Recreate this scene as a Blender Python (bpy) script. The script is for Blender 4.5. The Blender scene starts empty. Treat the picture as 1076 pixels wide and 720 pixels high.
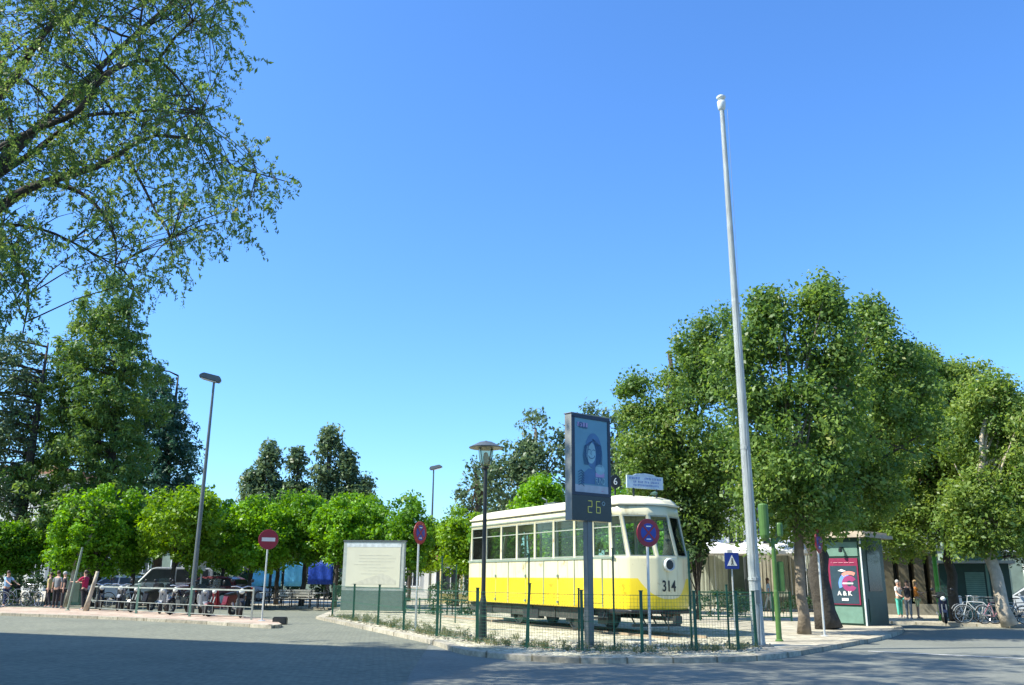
import bpy, math, random
import numpy as np
from math import sin, cos, pi, radians, atan2, sqrt
from mathutils import Vector, Matrix
random.seed(7); rng = np.random.default_rng(7)
sc = bpy.context.scene
col = sc.collection

# ------------------------------------------------------------------ camera
W, H, F = 1076., 720., 920.
CAMZ, PITCH, ROLL = 1.5, radians(15.2), radians(0.6)
cd = bpy.data.cameras.new("camera"); cam = bpy.data.objects.new("camera", cd); col.objects.link(cam)
cd.sensor_fit = 'HORIZONTAL'; cd.sensor_width = 36.0; cd.lens = 36.0 * F / W
cd.clip_start = 0.1; cd.clip_end = 3000
cam.matrix_world = Matrix.Translation((0, 0, CAMZ)) @ Matrix.Rotation(pi/2 + PITCH, 4, 'X') @ Matrix.Rotation(ROLL, 4, 'Z')
sc.camera = cam

# ------------------------------------------------------------------ sky and sun
SUN_AZ, SUN_EL = radians(-105), radians(49)      # left of and slightly behind the camera
world = bpy.data.worlds.new("World"); sc.world = world; world.use_nodes = True
nt = world.node_tree; nt.nodes.clear()
sky = nt.nodes.new('ShaderNodeTexSky'); sky.sky_type = 'NISHITA'; sky.sun_disc = False
sky.sun_elevation = SUN_EL; sky.sun_rotation = SUN_AZ; sky.altitude = 50
sky.air_density = 1.0; sky.dust_density = 1.1; sky.ozone_density = 2.2
hs = nt.nodes.new('ShaderNodeHueSaturation'); hs.inputs['Saturation'].default_value = 1.12; hs.inputs['Value'].default_value = 1.0
tint = nt.nodes.new('ShaderNodeMix'); tint.data_type = 'RGBA'; tint.blend_type = 'MULTIPLY'
tint.inputs['Factor'].default_value = 1.0; tint.inputs[7].default_value = (0.66, 0.97, 1.30, 1)
bg = nt.nodes.new('ShaderNodeBackground'); bg.inputs['Strength'].default_value = 0.125
wo = nt.nodes.new('ShaderNodeOutputWorld')
nt.links.new(sky.outputs[0], hs.inputs['Color']); nt.links.new(hs.outputs[0], tint.inputs[6])
nt.links.new(tint.outputs[2], bg.inputs['Color']); nt.links.new(bg.outputs[0], wo.inputs['Surface'])
sd = bpy.data.lights.new("sun", 'SUN'); sd.energy = 4.6; sd.angle = radians(0.53); sd.color = (1.0, 0.95, 0.84)
sun = bpy.data.objects.new("sun", sd); col.objects.link(sun)
sdir = Vector((sin(SUN_AZ)*cos(SUN_EL), cos(SUN_AZ)*cos(SUN_EL), sin(SUN_EL)))
sun.rotation_euler = sdir.to_track_quat('Z', 'Y').to_euler(); sun.location = (-40, -20, 60)
sc.view_settings.view_transform = 'Standard'; sc.view_settings.look = 'None'
sc.view_settings.exposure = 1.0; sc.view_settings.gamma = 1.0; sc.view_settings.use_curve_mapping = False
sc.cycles.max_bounces = 8; sc.cycles.transparent_max_bounces = 24

# ------------------------------------------------------------------ helpers
CM = cam.matrix_world.to_3x3()
def ray(u, v): return CM @ Vector(((u - W/2)/F, -(v - H/2)/F, -1))
def G(u, v, z=0.0):                       # ground point under a picture position
    d = ray(u, v); t = (z - CAMZ)/d.z; return Vector((d.x*t, d.y*t, z))
def P(u, v, Y):                           # point on the vertical plane at distance Y
    d = ray(u, v); t = Y/d.y; return Vector((d.x*t, Y, CAMZ + d.z*t))
KZ = 0.09                                 # kerb height

def tag(o, label=None, cat=None, group=None, kind=None):
    if label: o['label'] = label
    if cat: o['category'] = cat
    if group: o['group'] = group
    if kind: o['kind'] = kind
    return o
def thing(name, label, cat, loc=(0,0,0), rz=0, group=None):
    o = bpy.data.objects.new(name, None); col.objects.link(o)
    o.location = loc; o.rotation_euler = (0, 0, rz); o.empty_display_size = 0.3
    return tag(o, label, cat, group)
def kids(o): return [c for c in col.objects if c.parent is o]
def copy_tree(o, parent=None):
    c = o.copy(); col.objects.link(c)
    if parent: c.parent = parent
    for ch in kids(o): copy_tree(ch, c)
    return c

class MB:
    def __init__(s): s.v = []; s.f = []
    def add(s, vs, fs):
        n = len(s.v); s.v += [tuple(p) for p in vs]; s.f += [tuple(i+n for i in f) for f in fs]; return s
    def box(s, c, d, rz=0, rx=0, ry=0):
        M = Matrix.Translation(c) @ Matrix.Rotation(rz, 4, 'Z') @ Matrix.Rotation(ry, 4, 'Y') @ Matrix.Rotation(rx, 4, 'X')
        vs = [M @ Vector((x*d[0]/2, y*d[1]/2, z*d[2]/2)) for x in (-1,1) for y in (-1,1) for z in (-1,1)]
        return s.add(vs, [(0,1,3,2),(4,6,7,5),(0,4,5,1),(2,3,7,6),(0,2,6,4),(1,5,7,3)])
    def tube(s, pts, r, n=8, cap=True):
        pts = [Vector(p) for p in pts]; rs = r if isinstance(r, (list, tuple)) else [r]*len(pts)
        vs = []; fs = []; m = len(pts); a0 = None
        for i, p in enumerate(pts):
            t = (pts[min(i+1, m-1)] - pts[max(i-1, 0)])
            t = t.normalized() if t.length > 1e-9 else Vector((0,0,1))
            if a0 is None: a0 = t.orthogonal().normalized()
            else:
                a0 = a0 - t*a0.dot(t)
                a0 = a0.normalized() if a0.length > 1e-6 else t.orthogonal().normalized()
            b0 = t.cross(a0)
            for k in range(n):
                a = 2*pi*k/n; vs.append(p + (a0*cos(a) + b0*sin(a))*rs[i])
        for i in range(m-1):
            for k in range(n):
                k2 = (k+1) % n; fs.append((i*n+k, i*n+k2, (i+1)*n+k2, (i+1)*n+k))
        if cap: fs.append(tuple(reversed(range(n)))); fs.append(tuple((m-1)*n+k for k in range(n)))
        return s.add(vs, fs)
    def beam(s, a, b, w, h=None):
        a = Vector(a); b = Vector(b); h = h or w; d = b - a; q = d.to_track_quat('X', 'Z').to_matrix()
        vs = []
        for x in (0, 1):
            for y in (-1, 1):
                for z in (-1, 1): vs.append(a + d*x + q @ Vector((0, y*w/2, z*h/2)))
        return s.add(vs, [(0,1,3,2),(4,6,7,5),(0,4,5,1),(2,3,7,6),(0,2,6,4),(1,5,7,3)])
    def lathe(s, prof, c=(0,0,0), n=20, sx=1, sy=1, axis='Z'):
        vs = []; fs = []; m = len(prof)
        for (r, z) in prof:
            for k in range(n):
                a = 2*pi*k/n; p = (r*cos(a)*sx, r*sin(a)*sy, z)
                if axis == 'Y': p = (p[0], p[2], p[1])
                if axis == 'X': p = (p[2], p[0], p[1])
                vs.append((p[0]+c[0], p[1]+c[1], p[2]+c[2]))
        for i in range(m-1):
            for k in range(n): fs.append((i*n+k, i*n+(k+1)%n, (i+1)*n+(k+1)%n, (i+1)*n+k))
        fs.append(tuple(reversed(range(n)))); fs.append(tuple((m-1)*n+k for k in range(n)))
        return s.add(vs, fs)
    def torus(s, c, R, r, axis='Y', n=28, m=8, flat=1.0):
        vs = []; fs = []
        for i in range(n):
            a = 2*pi*i/n
            for j in range(m):
                b = 2*pi*j/m; q = R + r*cos(b); p = (q*cos(a), r*sin(b)*flat, q*sin(a))
                if axis == 'Z': p = (p[0], p[2], p[1])
                if axis == 'X': p = (p[1], p[0], p[2])
                vs.append((p[0]+c[0], p[1]+c[1], p[2]+c[2]))
        for i in range(n):
            for j in range(m):
                fs.append((i*m+j, ((i+1)%n)*m+j, ((i+1)%n)*m+(j+1)%m, i*m+(j+1)%m))
        return s.add(vs, fs)
    def prism(s, poly, a, b, axis='Z'):   # polygon extruded along an axis
        def m(p, t):
            if axis == 'Z': return (p[0], p[1], t)
            if axis == 'Y': return (p[0], t, p[1])
            return (t, p[0], p[1])
        n = len(poly); vs = [m(p, a) for p in poly] + [m(p, b) for p in poly]
        fs = [tuple(range(n)), tuple(reversed(range(n, 2*n)))]
        fs += [(i, i+n, (i+1)%n+n, (i+1)%n) for i in range(n)]
        return s.add(vs, fs)
    def ball(s, c, r, n=12, m=8, sx=1, sy=1, sz=1):
        prof = [(r*sin(pi*(i+.02)/(m+.04))+1e-4, -r*cos(pi*i/m)*sz) for i in range(m+1)]
        return s.lathe(prof, c, n, sx, sy)
    def build(s, name, mat, parent=None, smooth=False, bevel=0, loc=None, segs=2):
        me = bpy.data.meshes.new(name); me.from_pydata(s.v, [], s.f); me.validate()
        import bmesh
        bm = bmesh.new(); bm.from_mesh(me); bmesh.ops.recalc_face_normals(bm, faces=bm.faces)
        if bevel: bmesh.ops.bevel(bm, geom=bm.edges[:], offset=bevel, segments=segs, affect='EDGES', clamp_overlap=True)
        bm.to_mesh(me); bm.free()
        if smooth: me.polygons.foreach_set('use_smooth', [True]*len(me.polygons))
        o = bpy.data.objects.new(name, me); col.objects.link(o); me.materials.append(mat)
        if parent: o.parent = parent
        if loc: o.location = loc
        return o
def text(s, size, mat, parent, loc, rot, name='lettering', ext=.003, align='CENTER', sx=1, bold=0):
    c = bpy.data.curves.new(name, 'FONT'); c.body = s; c.size = size; c.extrude = ext; c.offset = bold
    c.align_x = align; c.align_y = 'CENTER'; c.materials.append(mat)
    o = bpy.data.objects.new(name, c); col.objects.link(o); o.parent = parent
    dg = bpy.context.evaluated_depsgraph_get(); me = bpy.data.meshes.new_from_object(o.evaluated_get(dg)); me.name = name
    q = bpy.data.objects.new(name, me); bpy.data.objects.remove(o); col.objects.link(q); q.name = name; q.parent = parent
    if not me.materials: me.materials.append(mat)
    q.location = loc; q.rotation_euler = rot; q.scale = (sx, 1, 1); return q

# ------------------------------------------------------------------ materials
def nmat(name, color, rough=.7, metal=0, vary=.12, scale=6, bump=0, bscale=40, spec=.4, grime=0, coat=0):
    m = bpy.data.materials.new(name); m.use_nodes = True; t = m.node_tree; N = t.nodes; L = t.links
    b = N['Principled BSDF']; b.inputs['Roughness'].default_value = rough; b.inputs['Metallic'].default_value = metal
    b.inputs['Specular IOR Level'].default_value = spec; b.inputs['Coat Weight'].default_value = coat
    tc = N.new('ShaderNodeTexCoord'); no = N.new('ShaderNodeTexNoise'); no.inputs['Scale'].default_value = scale
    no.inputs['Detail'].default_value = 6; L.new(tc.outputs['Object'], no.inputs['Vector'])
    r = N.new('ShaderNodeValToRGB'); r.color_ramp.elements[0].position = .3; r.color_ramp.elements[1].position = .7
    c = color
    r.color_ramp.elements[0].color = (c[0]*(1-vary), c[1]*(1-vary), c[2]*(1-vary), 1)
    r.color_ramp.elements[1].color = (min(1,c[0]*(1+vary)), min(1,c[1]*(1+vary)), min(1,c[2]*(1+vary)), 1)
    L.new(no.outputs['Fac'], r.inputs['Fac']); out = r.outputs[0]
    if grime:
        n2 = N.new('ShaderNodeTexNoise'); n2.inputs['Scale'].default_value = 1.7; n2.inputs['Detail'].default_value = 9
        n2.inputs['Roughness'].default_value = .7; L.new(tc.outputs['Object'], n2.inputs['Vector'])
        r2 = N.new('ShaderNodeValToRGB'); r2.color_ramp.elements[0].position = .5; r2.color_ramp.elements[1].position = .72
        r2.color_ramp.elements[1].color = (grime, grime, grime, 1); r2.color_ramp.elements[0].color = (0,0,0,1)
        mx = N.new('ShaderNodeMix'); mx.data_type = 'RGBA'; L.new(r2.outputs[0], mx.inputs['Factor'])
        L.new(out, mx.inputs[6]); mx.inputs[7].default_value = (c[0]*.35, c[1]*.3, c[2]*.22, 1); out = mx.outputs[2]
    L.new(out, b.inputs['Base Color'])
    if bump:
        n3 = N.new('ShaderNodeTexNoise'); n3.inputs['Scale'].default_value = bscale; n3.inputs['Detail'].default_value = 5
        L.new(tc.outputs['Object'], n3.inputs['Vector'])
        bp = N.new('ShaderNodeBump'); bp.inputs['Strength'].default_value = bump; bp.inputs['Distance'].default_value = .03
        L.new(n3.outputs['Fac'], bp.inputs['Height']); L.new(bp.outputs[0], b.inputs['Normal'])
    return m
def glassmat(name, tintc=(.7,.85,.8), refl=.12, rough=.03):
    m = bpy.data.materials.new(name); m.use_nodes = True; t = m.node_tree; N = t.nodes; L = t.links; N.clear()
    tr = N.new('ShaderNodeBsdfTransparent'); tr.inputs[0].default_value = (*tintc, 1)
    gl = N.new('ShaderNodeBsdfGlossy'); gl.inputs['Roughness'].default_value = rough
    df = N.new('ShaderNodeBsdfDiffuse'); df.inputs[0].default_value = (.35, .4, .36, 1)
    no = N.new('ShaderNodeTexNoise'); no.inputs['Scale'].default_value = 3; no.inputs['Detail'].default_value = 8
    mt = N.new('ShaderNodeMath'); mt.operation = 'MULTIPLY'; mt.inputs[1].default_value = .04
    L.new(no.outputs['Fac'], mt.inputs[0])
    m1 = N.new('ShaderNodeMixShader'); L.new(mt.outputs[0], m1.inputs[0]); L.new(tr.outputs[0], m1.inputs[1]); L.new(df.outputs[0], m1.inputs[2])
    fr = N.new('ShaderNodeFresnel'); fr.inputs[0].default_value = 1.12
    ad = N.new('ShaderNodeMath'); ad.operation = 'ADD'; ad.inputs[1].default_value = refl; L.new(fr.outputs[0], ad.inputs[0])
    m2 = N.new('ShaderNodeMixShader'); L.new(ad.outputs[0], m2.inputs[0]); L.new(m1.outputs[0], m2.inputs[1]); L.new(gl.outputs[0], m2.inputs[2])
    o = N.new('ShaderNodeOutputMaterial'); L.new(m2.outputs[0], o.inputs[0]); return m
def leafmat(name, dark, light, trans=.35, rough=.45, odd=None):
    m = bpy.data.materials.new(name); m.use_nodes = True; t = m.node_tree; N = t.nodes; L = t.links; N.clear()
    at = N.new('ShaderNodeAttribute'); at.attribute_name = 'tint'
    r = N.new('ShaderNodeValToRGB'); e = r.color_ramp.elements
    e[0].color = (*dark, 1); e[0].position = 0; e[1].color = (*light, 1); e[1].position = .9
    if odd: q = e.new(.97); q.color = (*odd, 1)
    L.new(at.outputs['Fac'], r.inputs[0])
    p = N.new('ShaderNodeBsdfPrincipled'); p.inputs['Roughness'].default_value = rough; p.inputs['Specular IOR Level'].default_value = .35
    L.new(r.outputs[0], p.inputs['Base Color'])
    hv = N.new('ShaderNodeHueSaturation'); hv.inputs['Hue'].default_value = .485; hv.inputs['Saturation'].default_value = 1.15; hv.inputs['Value'].default_value = 1.5
    L.new(r.outputs[0], hv.inputs['Color'])
    tr = N.new('ShaderNodeBsdfTranslucent'); L.new(hv.outputs[0], tr.inputs[0])
    mx = N.new('ShaderNodeMixShader'); mx.inputs[0].default_value = trans; L.new(p.outputs[0], mx.inputs[1]); L.new(tr.outputs[0], mx.inputs[2])
    o = N.new('ShaderNodeOutputMaterial'); L.new(mx.outputs[0], o.inputs[0]); return m
def emis(name, c, s):
    m = bpy.data.materials.new(name); m.use_nodes = True; b = m.node_tree.nodes['Principled BSDF']
    b.inputs['Base Color'].default_value = (*c, 1); b.inputs['Emission Color'].default_value = (*c, 1); b.inputs['Emission Strength'].default_value = s; return m
M = dict(
 galv=nmat('galvanised_steel', (.60,.64,.61), .5, .1, .1, 3, grime=.25),
 grey=nmat('grey_metal', (.14,.16,.16), .45, .5, .1, 5),
 steel=nmat('pale_steel', (.55,.57,.55), .4, .4, .1),
 dark=nmat('dark_metal', (.03,.035,.035), .45, .2, .2),
 black=nmat('black_paint', (.015,.016,.018), .35, 0, .2),
 rubber=nmat('rubber', (.02,.02,.02), .8, 0, .2),
 green=nmat('green_fence_paint', (.012,.075,.045), .5, 0, .15, 8, grime=.2),
 lgreen=nmat('bright_green_paint', (.07,.155,.035), .5, 0, .12, 8),
 kgreen=nmat('kiosk_green', (.014,.05,.038), .4, 0, .15, 3),
 kpale=nmat('pale_green_enamel', (.13,.24,.185), .5, 0, .12, 4),
 white=nmat('white_paint', (.78,.79,.76), .45, 0, .06, 4),
 offwhite=nmat('cream_wall', (.78,.76,.66), .8, 0, .06, 1.2, grime=.2),
 whitewall=nmat('white_render_wall', (.85,.84,.80), .85, 0, .04, 1, bump=.2, grime=.15),
 yellow=nmat('ochre_wall', (.72,.60,.26), .85, 0, .08, 1),
 beige=nmat('beige_canvas', (.44,.42,.32), .85, 0, .12, 2),
 canvas=nmat('pale_canvas', (.40,.43,.34), .85, 0, .1, 2, grime=.2),
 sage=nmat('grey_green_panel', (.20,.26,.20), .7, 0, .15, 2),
 blue=nmat('bright_blue_tarp', (.16,.58,.93), .6, 0, .12, 4, bump=.4, bscale=6),
 dblue=nmat('deep_blue_tarp', (.015,.07,.45), .6, 0, .25, 9, bump=.4, bscale=6),
 red=nmat('sign_red', (.27,.015,.03), .4, 0, .08, 6),
 sblue=nmat('sign_blue', (.015,.045,.28), .4, 0, .08, 6),
 brown=nmat('brick_brown', (.22,.11,.07), .85, 0, .2, 6),
 terracotta=nmat('terracotta', (.42,.20,.12), .8, 0, .2, 6),
 wood=nmat('pale_wood_slats', (.45,.42,.32), .7, 0, .15, 12),
 bark=nmat('bark', (.16,.13,.09), .9, 0, .35, 5, bump=1, bscale=14),
 barkd=nmat('dark_bark', (.055,.048,.038), .9, 0, .35, 5, bump=1, bscale=14),
 barkl=nmat('pale_bark', (.42,.36,.27), .9, 0, .3, 4, bump=.8, bscale=10),
 barko=nmat('ochre_bark', (.19,.155,.11), .9, 0, .35, 3, bump=1, bscale=12),
 glass=glassmat('window_glass', (.88,.95,.91), .0), dglass=glassmat('dark_glass', (.25,.32,.32), .15),
 chrome=nmat('chrome', (.7,.7,.7), .2, .9, .05),
 lens=nmat('lamp_lens', (.7,.72,.66), .2, 0, .05),
 redplastic=nmat('red_lamp_plastic', (.5,.02,.02), .3, 0, .05),
 skin=nmat('skin', (.50,.30,.21), .6, 0, .06), skinb=nmat('tanned_skin', (.32,.18,.12), .6, 0, .06),
 hairb=nmat('brown_hair', (.05,.03,.02), .6, 0, .2, 30), hairy=nmat('fair_hair', (.33,.22,.10), .6, 0, .2, 30), hairg=nmat('grey_hair', (.4,.4,.38), .6, 0, .2, 30),
)
def cloth(name, c): return nmat(name, c, .9, 0, .12, 9, bump=.3, bscale=30)
def paint(name, c): return nmat(name, c, .3, 0, .03, 2, coat=.5)
# ------------------------------------------------------------------ ground
def groundmat(name, cols, scales, kind=None, kscale=1.0, bump=.3, rough=.9, mortar=(.1,.1,.1), bw=.5, rh=.25, msize=.02, rot=0, kfac=1):
    m = bpy.data.materials.new(name); m.use_nodes = True; t = m.node_tree; N = t.nodes; L = t.links
    b = N['Principled BSDF']; b.inputs['Roughness'].default_value = rough; b.inputs['Specular IOR Level'].default_value = .25
    tc = N.new('ShaderNodeTexCoord'); mp = N.new('ShaderNodeMapping'); mp.inputs['Rotation'].default_value = (0,0,rot)
    L.new(tc.outputs['Object'], mp.inputs[0]); out = None
    for i, (c0, c1) in enumerate(cols):
        no = N.new('ShaderNodeTexNoise'); no.inputs['Scale'].default_value = scales[i]; no.inputs['Detail'].default_value = 8; no.inputs['Roughness'].default_value = .65
        L.new(mp.outputs[0], no.inputs['Vector'])
        r = N.new('ShaderNodeValToRGB'); r.color_ramp.elements[0].position = .36; r.color_ramp.elements[1].position = .64
        r.color_ramp.elements[0].color = (*c0, 1); r.color_ramp.elements[1].color = (*c1, 1); L.new(no.outputs['Fac'], r.inputs[0])
        if out is None: out = r.outputs[0]
        else:
            mx = N.new('ShaderNodeMix'); mx.data_type = 'RGBA'; mx.inputs['Factor'].default_value = .5
            L.new(out, mx.inputs[6]); L.new(r.outputs[0], mx.inputs[7]); out = mx.outputs[2]
    h = None
    if kind == 'brick':
        br = N.new('ShaderNodeTexBrick'); br.inputs['Scale'].default_value = kscale; br.inputs['Brick Width'].default_value = bw
        br.inputs['Row Height'].default_value = rh; br.inputs['Mortar Size'].default_value = msize; br.inputs['Bias'].default_value = 0
        br.inputs['Color1'].default_value = (.72,.72,.72,1); br.inputs['Color2'].default_value = (1.15,1.15,1.15,1); br.inputs['Mortar'].default_value = (*mortar, 1)
        L.new(mp.outputs[0], br.inputs['Vector'])
        mu = N.new('ShaderNodeMix'); mu.data_type = 'RGBA'; mu.blend_type = 'MULTIPLY'; mu.inputs['Factor'].default_value = kfac
        L.new(out, mu.inputs[6]); L.new(br.outputs[0], mu.inputs[7]); out = mu.outputs[2]; h = br.outputs['Fac']
    if kind == 'voronoi':
        vo = N.new('ShaderNodeTexVoronoi'); vo.inputs['Scale'].default_value = kscale; L.new(mp.outputs[0], vo.inputs['Vector'])
        hv = N.new('ShaderNodeMix'); hv.data_type = 'RGBA'; hv.blend_type = 'OVERLAY'; hv.inputs['Factor'].default_value = .7
        bwn = N.new('ShaderNodeRGBToBW'); L.new(vo.outputs['Color'], bwn.inputs[0])
        L.new(out, hv.inputs[6]); L.new(bwn.outputs[0], hv.inputs[7]); out = hv.outputs[2]; h = vo.outputs['Distance']
    L.new(out, b.inputs['Base Color'])
    if bump:
        n3 = N.new('ShaderNodeTexNoise'); n3.inputs['Scale'].default_value = 60; L.new(mp.outputs[0], n3.inputs['Vector'])
        bp = N.new('ShaderNodeBump'); bp.inputs['Strength'].default_value = bump; bp.inputs['Distance'].default_value = .02
        L.new(h if h else n3.outputs['Fac'], bp.inputs['Height']); bp.invert = bool(h); L.new(bp.outputs[0], b.inputs['Normal'])
    o = m; return o
asphalt = groundmat('asphalt', [((.12,.13,.11),(.20,.21,.175)), ((.14,.15,.125),(.25,.25,.21))], [.35, 9], None, bump=.25)
cobble = groundmat('stone_setts', [((.13,.145,.11),(.22,.23,.17)), ((.13,.14,.11),(.26,.26,.195))], [.45, 7], 'brick', 1.0, .6, mortar=(.6,.6,.56), bw=.15, rh=.10, msize=.010, rot=.5, kfac=.5)
paving = groundmat('paving_slabs', [((.38,.34,.25),(.50,.45,.34)), ((.36,.33,.26),(.52,.48,.36))], [.5, 7], 'brick', 1.0, .25, mortar=(.55,.52,.45), bw=.4, rh=.4, msize=.008)
pinkpave = groundmat('pink_paving', [((.38,.27,.20),(.50,.37,.28)), ((.40,.32,.24),(.50,.42,.32))], [.5, 7], 'brick', 1.0, .25, mortar=(.6,.55,.5), bw=.4, rh=.4, msize=.008)
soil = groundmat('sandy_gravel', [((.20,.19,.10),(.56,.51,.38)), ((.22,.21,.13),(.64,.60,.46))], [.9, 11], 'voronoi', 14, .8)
kerbm = groundmat('kerb_stone', [((.26,.24,.18),(.48,.43,.32)), ((.16,.16,.13),(.52,.47,.36))], [1.6, 9], 'brick', 1.0, .5, mortar=(.5,.48,.42), bw=.9, rh=4, msize=.02)
far_g = groundmat('far_ground', [((.16,.15,.10),(.28,.26,.19)), ((.2,.19,.13),(.3,.28,.2))], [.05, 1], None)

def sheet(name, poly, z, mat, kind='structure'):
    b = MB(); b.add([(p[0], p[1], z) for p in poly], [tuple(range(len(poly)))]); o = b.build(name, mat); o['kind'] = kind; return o
def slab(name, poly, z0, z1, mat):
    b = MB(); b.prism([(p[0], p[1]) for p in poly], z0, z1); o = b.build(name, mat); o['kind'] = 'structure'; return o

sheet('ground', [(-900,-900),(900,-900),(900,1600),(-900,1600)], -.012, far_g)
sheet('road', [(-120,-60),(120,-60),(120,60),(-120,60)], 0, asphalt)
cb = [G(452,676)]; cb += [Vector((-1.6,15,0)), Vector((-1.0,8,0)), Vector((-.8,-40,0)), Vector((-100,-40,0)), Vector((-100,60,0)), Vector((-15,62,0)), G(345,640), G(380,660)]
sheet('cobbled_road', cb, .004, cobble)

# plaza with the tram
front = [(332,648),(356,653),(400,662),(450,672.5),(478,681),(500,685),(553,689.5),(612,692),(675,692),(740,691.5),(797,689.5),(840,684.5),(880,677.5),(920,670.5),(943,664.5),(949,660),(938,656),(908,653.5),(905,652.2),(960,654),(1010,655.5),(1076,657.5)]
def smooth_pts(pts, closed=False, n=4):
    out = []; m = len(pts)
    for i in range(m-1):
        p0 = pts[max(i-1,0)]; p1 = pts[i]; p2 = pts[i+1]; p3 = pts[min(i+2, m-1)]
        for k in range(n):
            t = k/n
            out.append(.5*((2*p1)+(p2-p0)*t+(2*p0-5*p1+4*p2-p3)*t*t+(3*p1-p0-3*p2+p3)*t**3))
    out.append(pts[-1]); return out
fr = [G(u, v, KZ) for u, v in front]
tip = smooth_pts(fr[:19]) ; right = smooth_pts(fr[18:])
edge = tip + right[1:]
edge.append(edge[-1] + Vector((30, -3, 0)))
backl = [G(345,643,KZ), G(352,639.5,KZ), G(300,637,KZ), G(180,635,KZ), G(60,633,KZ), G(-60,631,KZ)]
bl = [p for p in backl]
plaza_poly = edge + [Vector((70,130,0)), Vector((-90,130,0)), Vector((-60, bl[-1].y, 0))] + list(reversed(bl))
slab('plaza_pavement', plaza_poly, -.01, KZ, paving)
def strip_along(name, pts, w, z0, z1, mat, inward=1):
    b = MB(); vs = []; fs = []
    n = len(pts); L, R = [], []
    for i, p in enumerate(pts):
        t = (pts[min(i+1,n-1)] - pts[max(i-1,0)]); t.z = 0; t.normalize(); nn = Vector((-t.y, t.x, 0))*inward
        L.append(p - nn*.004); R.append(p + nn*w)
    for i in range(n): vs += [(L[i].x,L[i].y,z0),(R[i].x,R[i].y,z0),(R[i].x,R[i].y,z1),(L[i].x,L[i].y,z1)]
    for i in range(n-1):
        for k in range(4): fs.append((i*4+k, (i+1)*4+k, (i+1)*4+(k+1)%4, i*4+(k+1)%4))
    fs += [(0,1,2,3), ((n-1)*4+3,(n-1)*4+2,(n-1)*4+1,(n-1)*4)]
    o = b.add(vs, fs).build(name, mat); o['kind'] = 'structure'; return o
strip_along('kerb', edge, .28, -.005, KZ+.012, kerbm)
strip_along('kerb', [p for p in bl], .28, -.005, KZ+.012, kerbm, -1)
# left pavement with the bike railing
lf = [(-160,640.5),(-60,642.5),(0,644.5),(60,646.5),(130,649),(200,652.5),(250,655.5),(285,657.5),(296,656)]
lb = [(290,651.5),(255,647.5),(180,643.5),(95,640),(0,637.6),(-160,635)]
lfe = smooth_pts([G(u,v,KZ) for u,v in lf]); lbe = [G(u,v,KZ) for u,v in lb]
slab('pavement', lfe + lbe, -.01, KZ, pinkpave)
strip_along('kerb', lfe, .3, -.005, KZ+.012, kerbm)
# sandy soil inside the fence
so = [(352,650.6),(400,660.4),(450,670.9),(478,679.4),(500,683.5),(553,688),(612,690.5),(675,690.5),(740,690),(794,688.2)]
sop = [G(u,v,KZ) for u,v in so] + [G(792,664,KZ), G(744,656,KZ), G(700,648,KZ), G(600,642,KZ), G(480,639,KZ), G(352,640,KZ)]
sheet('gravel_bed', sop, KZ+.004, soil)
# painted line on the right road
b = MB(); 
for (a, c, w) in [((912,684.6),(1180,697.5),.13)]:
    p = G(*a); q = G(*c); d = (q-p).normalized(); nn = Vector((-d.y,d.x,0))*w/2
    b.add([p-nn+Vector((0,0,.008)), q-nn+Vector((0,0,.008)), q+nn+Vector((0,0,.008)), p+nn+Vector((0,0,.008))], [(0,1,2,3)])
b.build('road_marking', nmat('worn_road_paint', (.62,.62,.57), .8, 0, .2, 20))['kind'] = 'structure'
# stone at the tip of the left pavement
b = MB(); b.box((0,0,.12),(.45,.3,.26)); o = b.build('kerb_stone_block', M['dark'], None, bevel=.03); o.location = G(294,656.5)
tag(o, 'low dark stone block at the tip of the left pavement', 'block')

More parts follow.
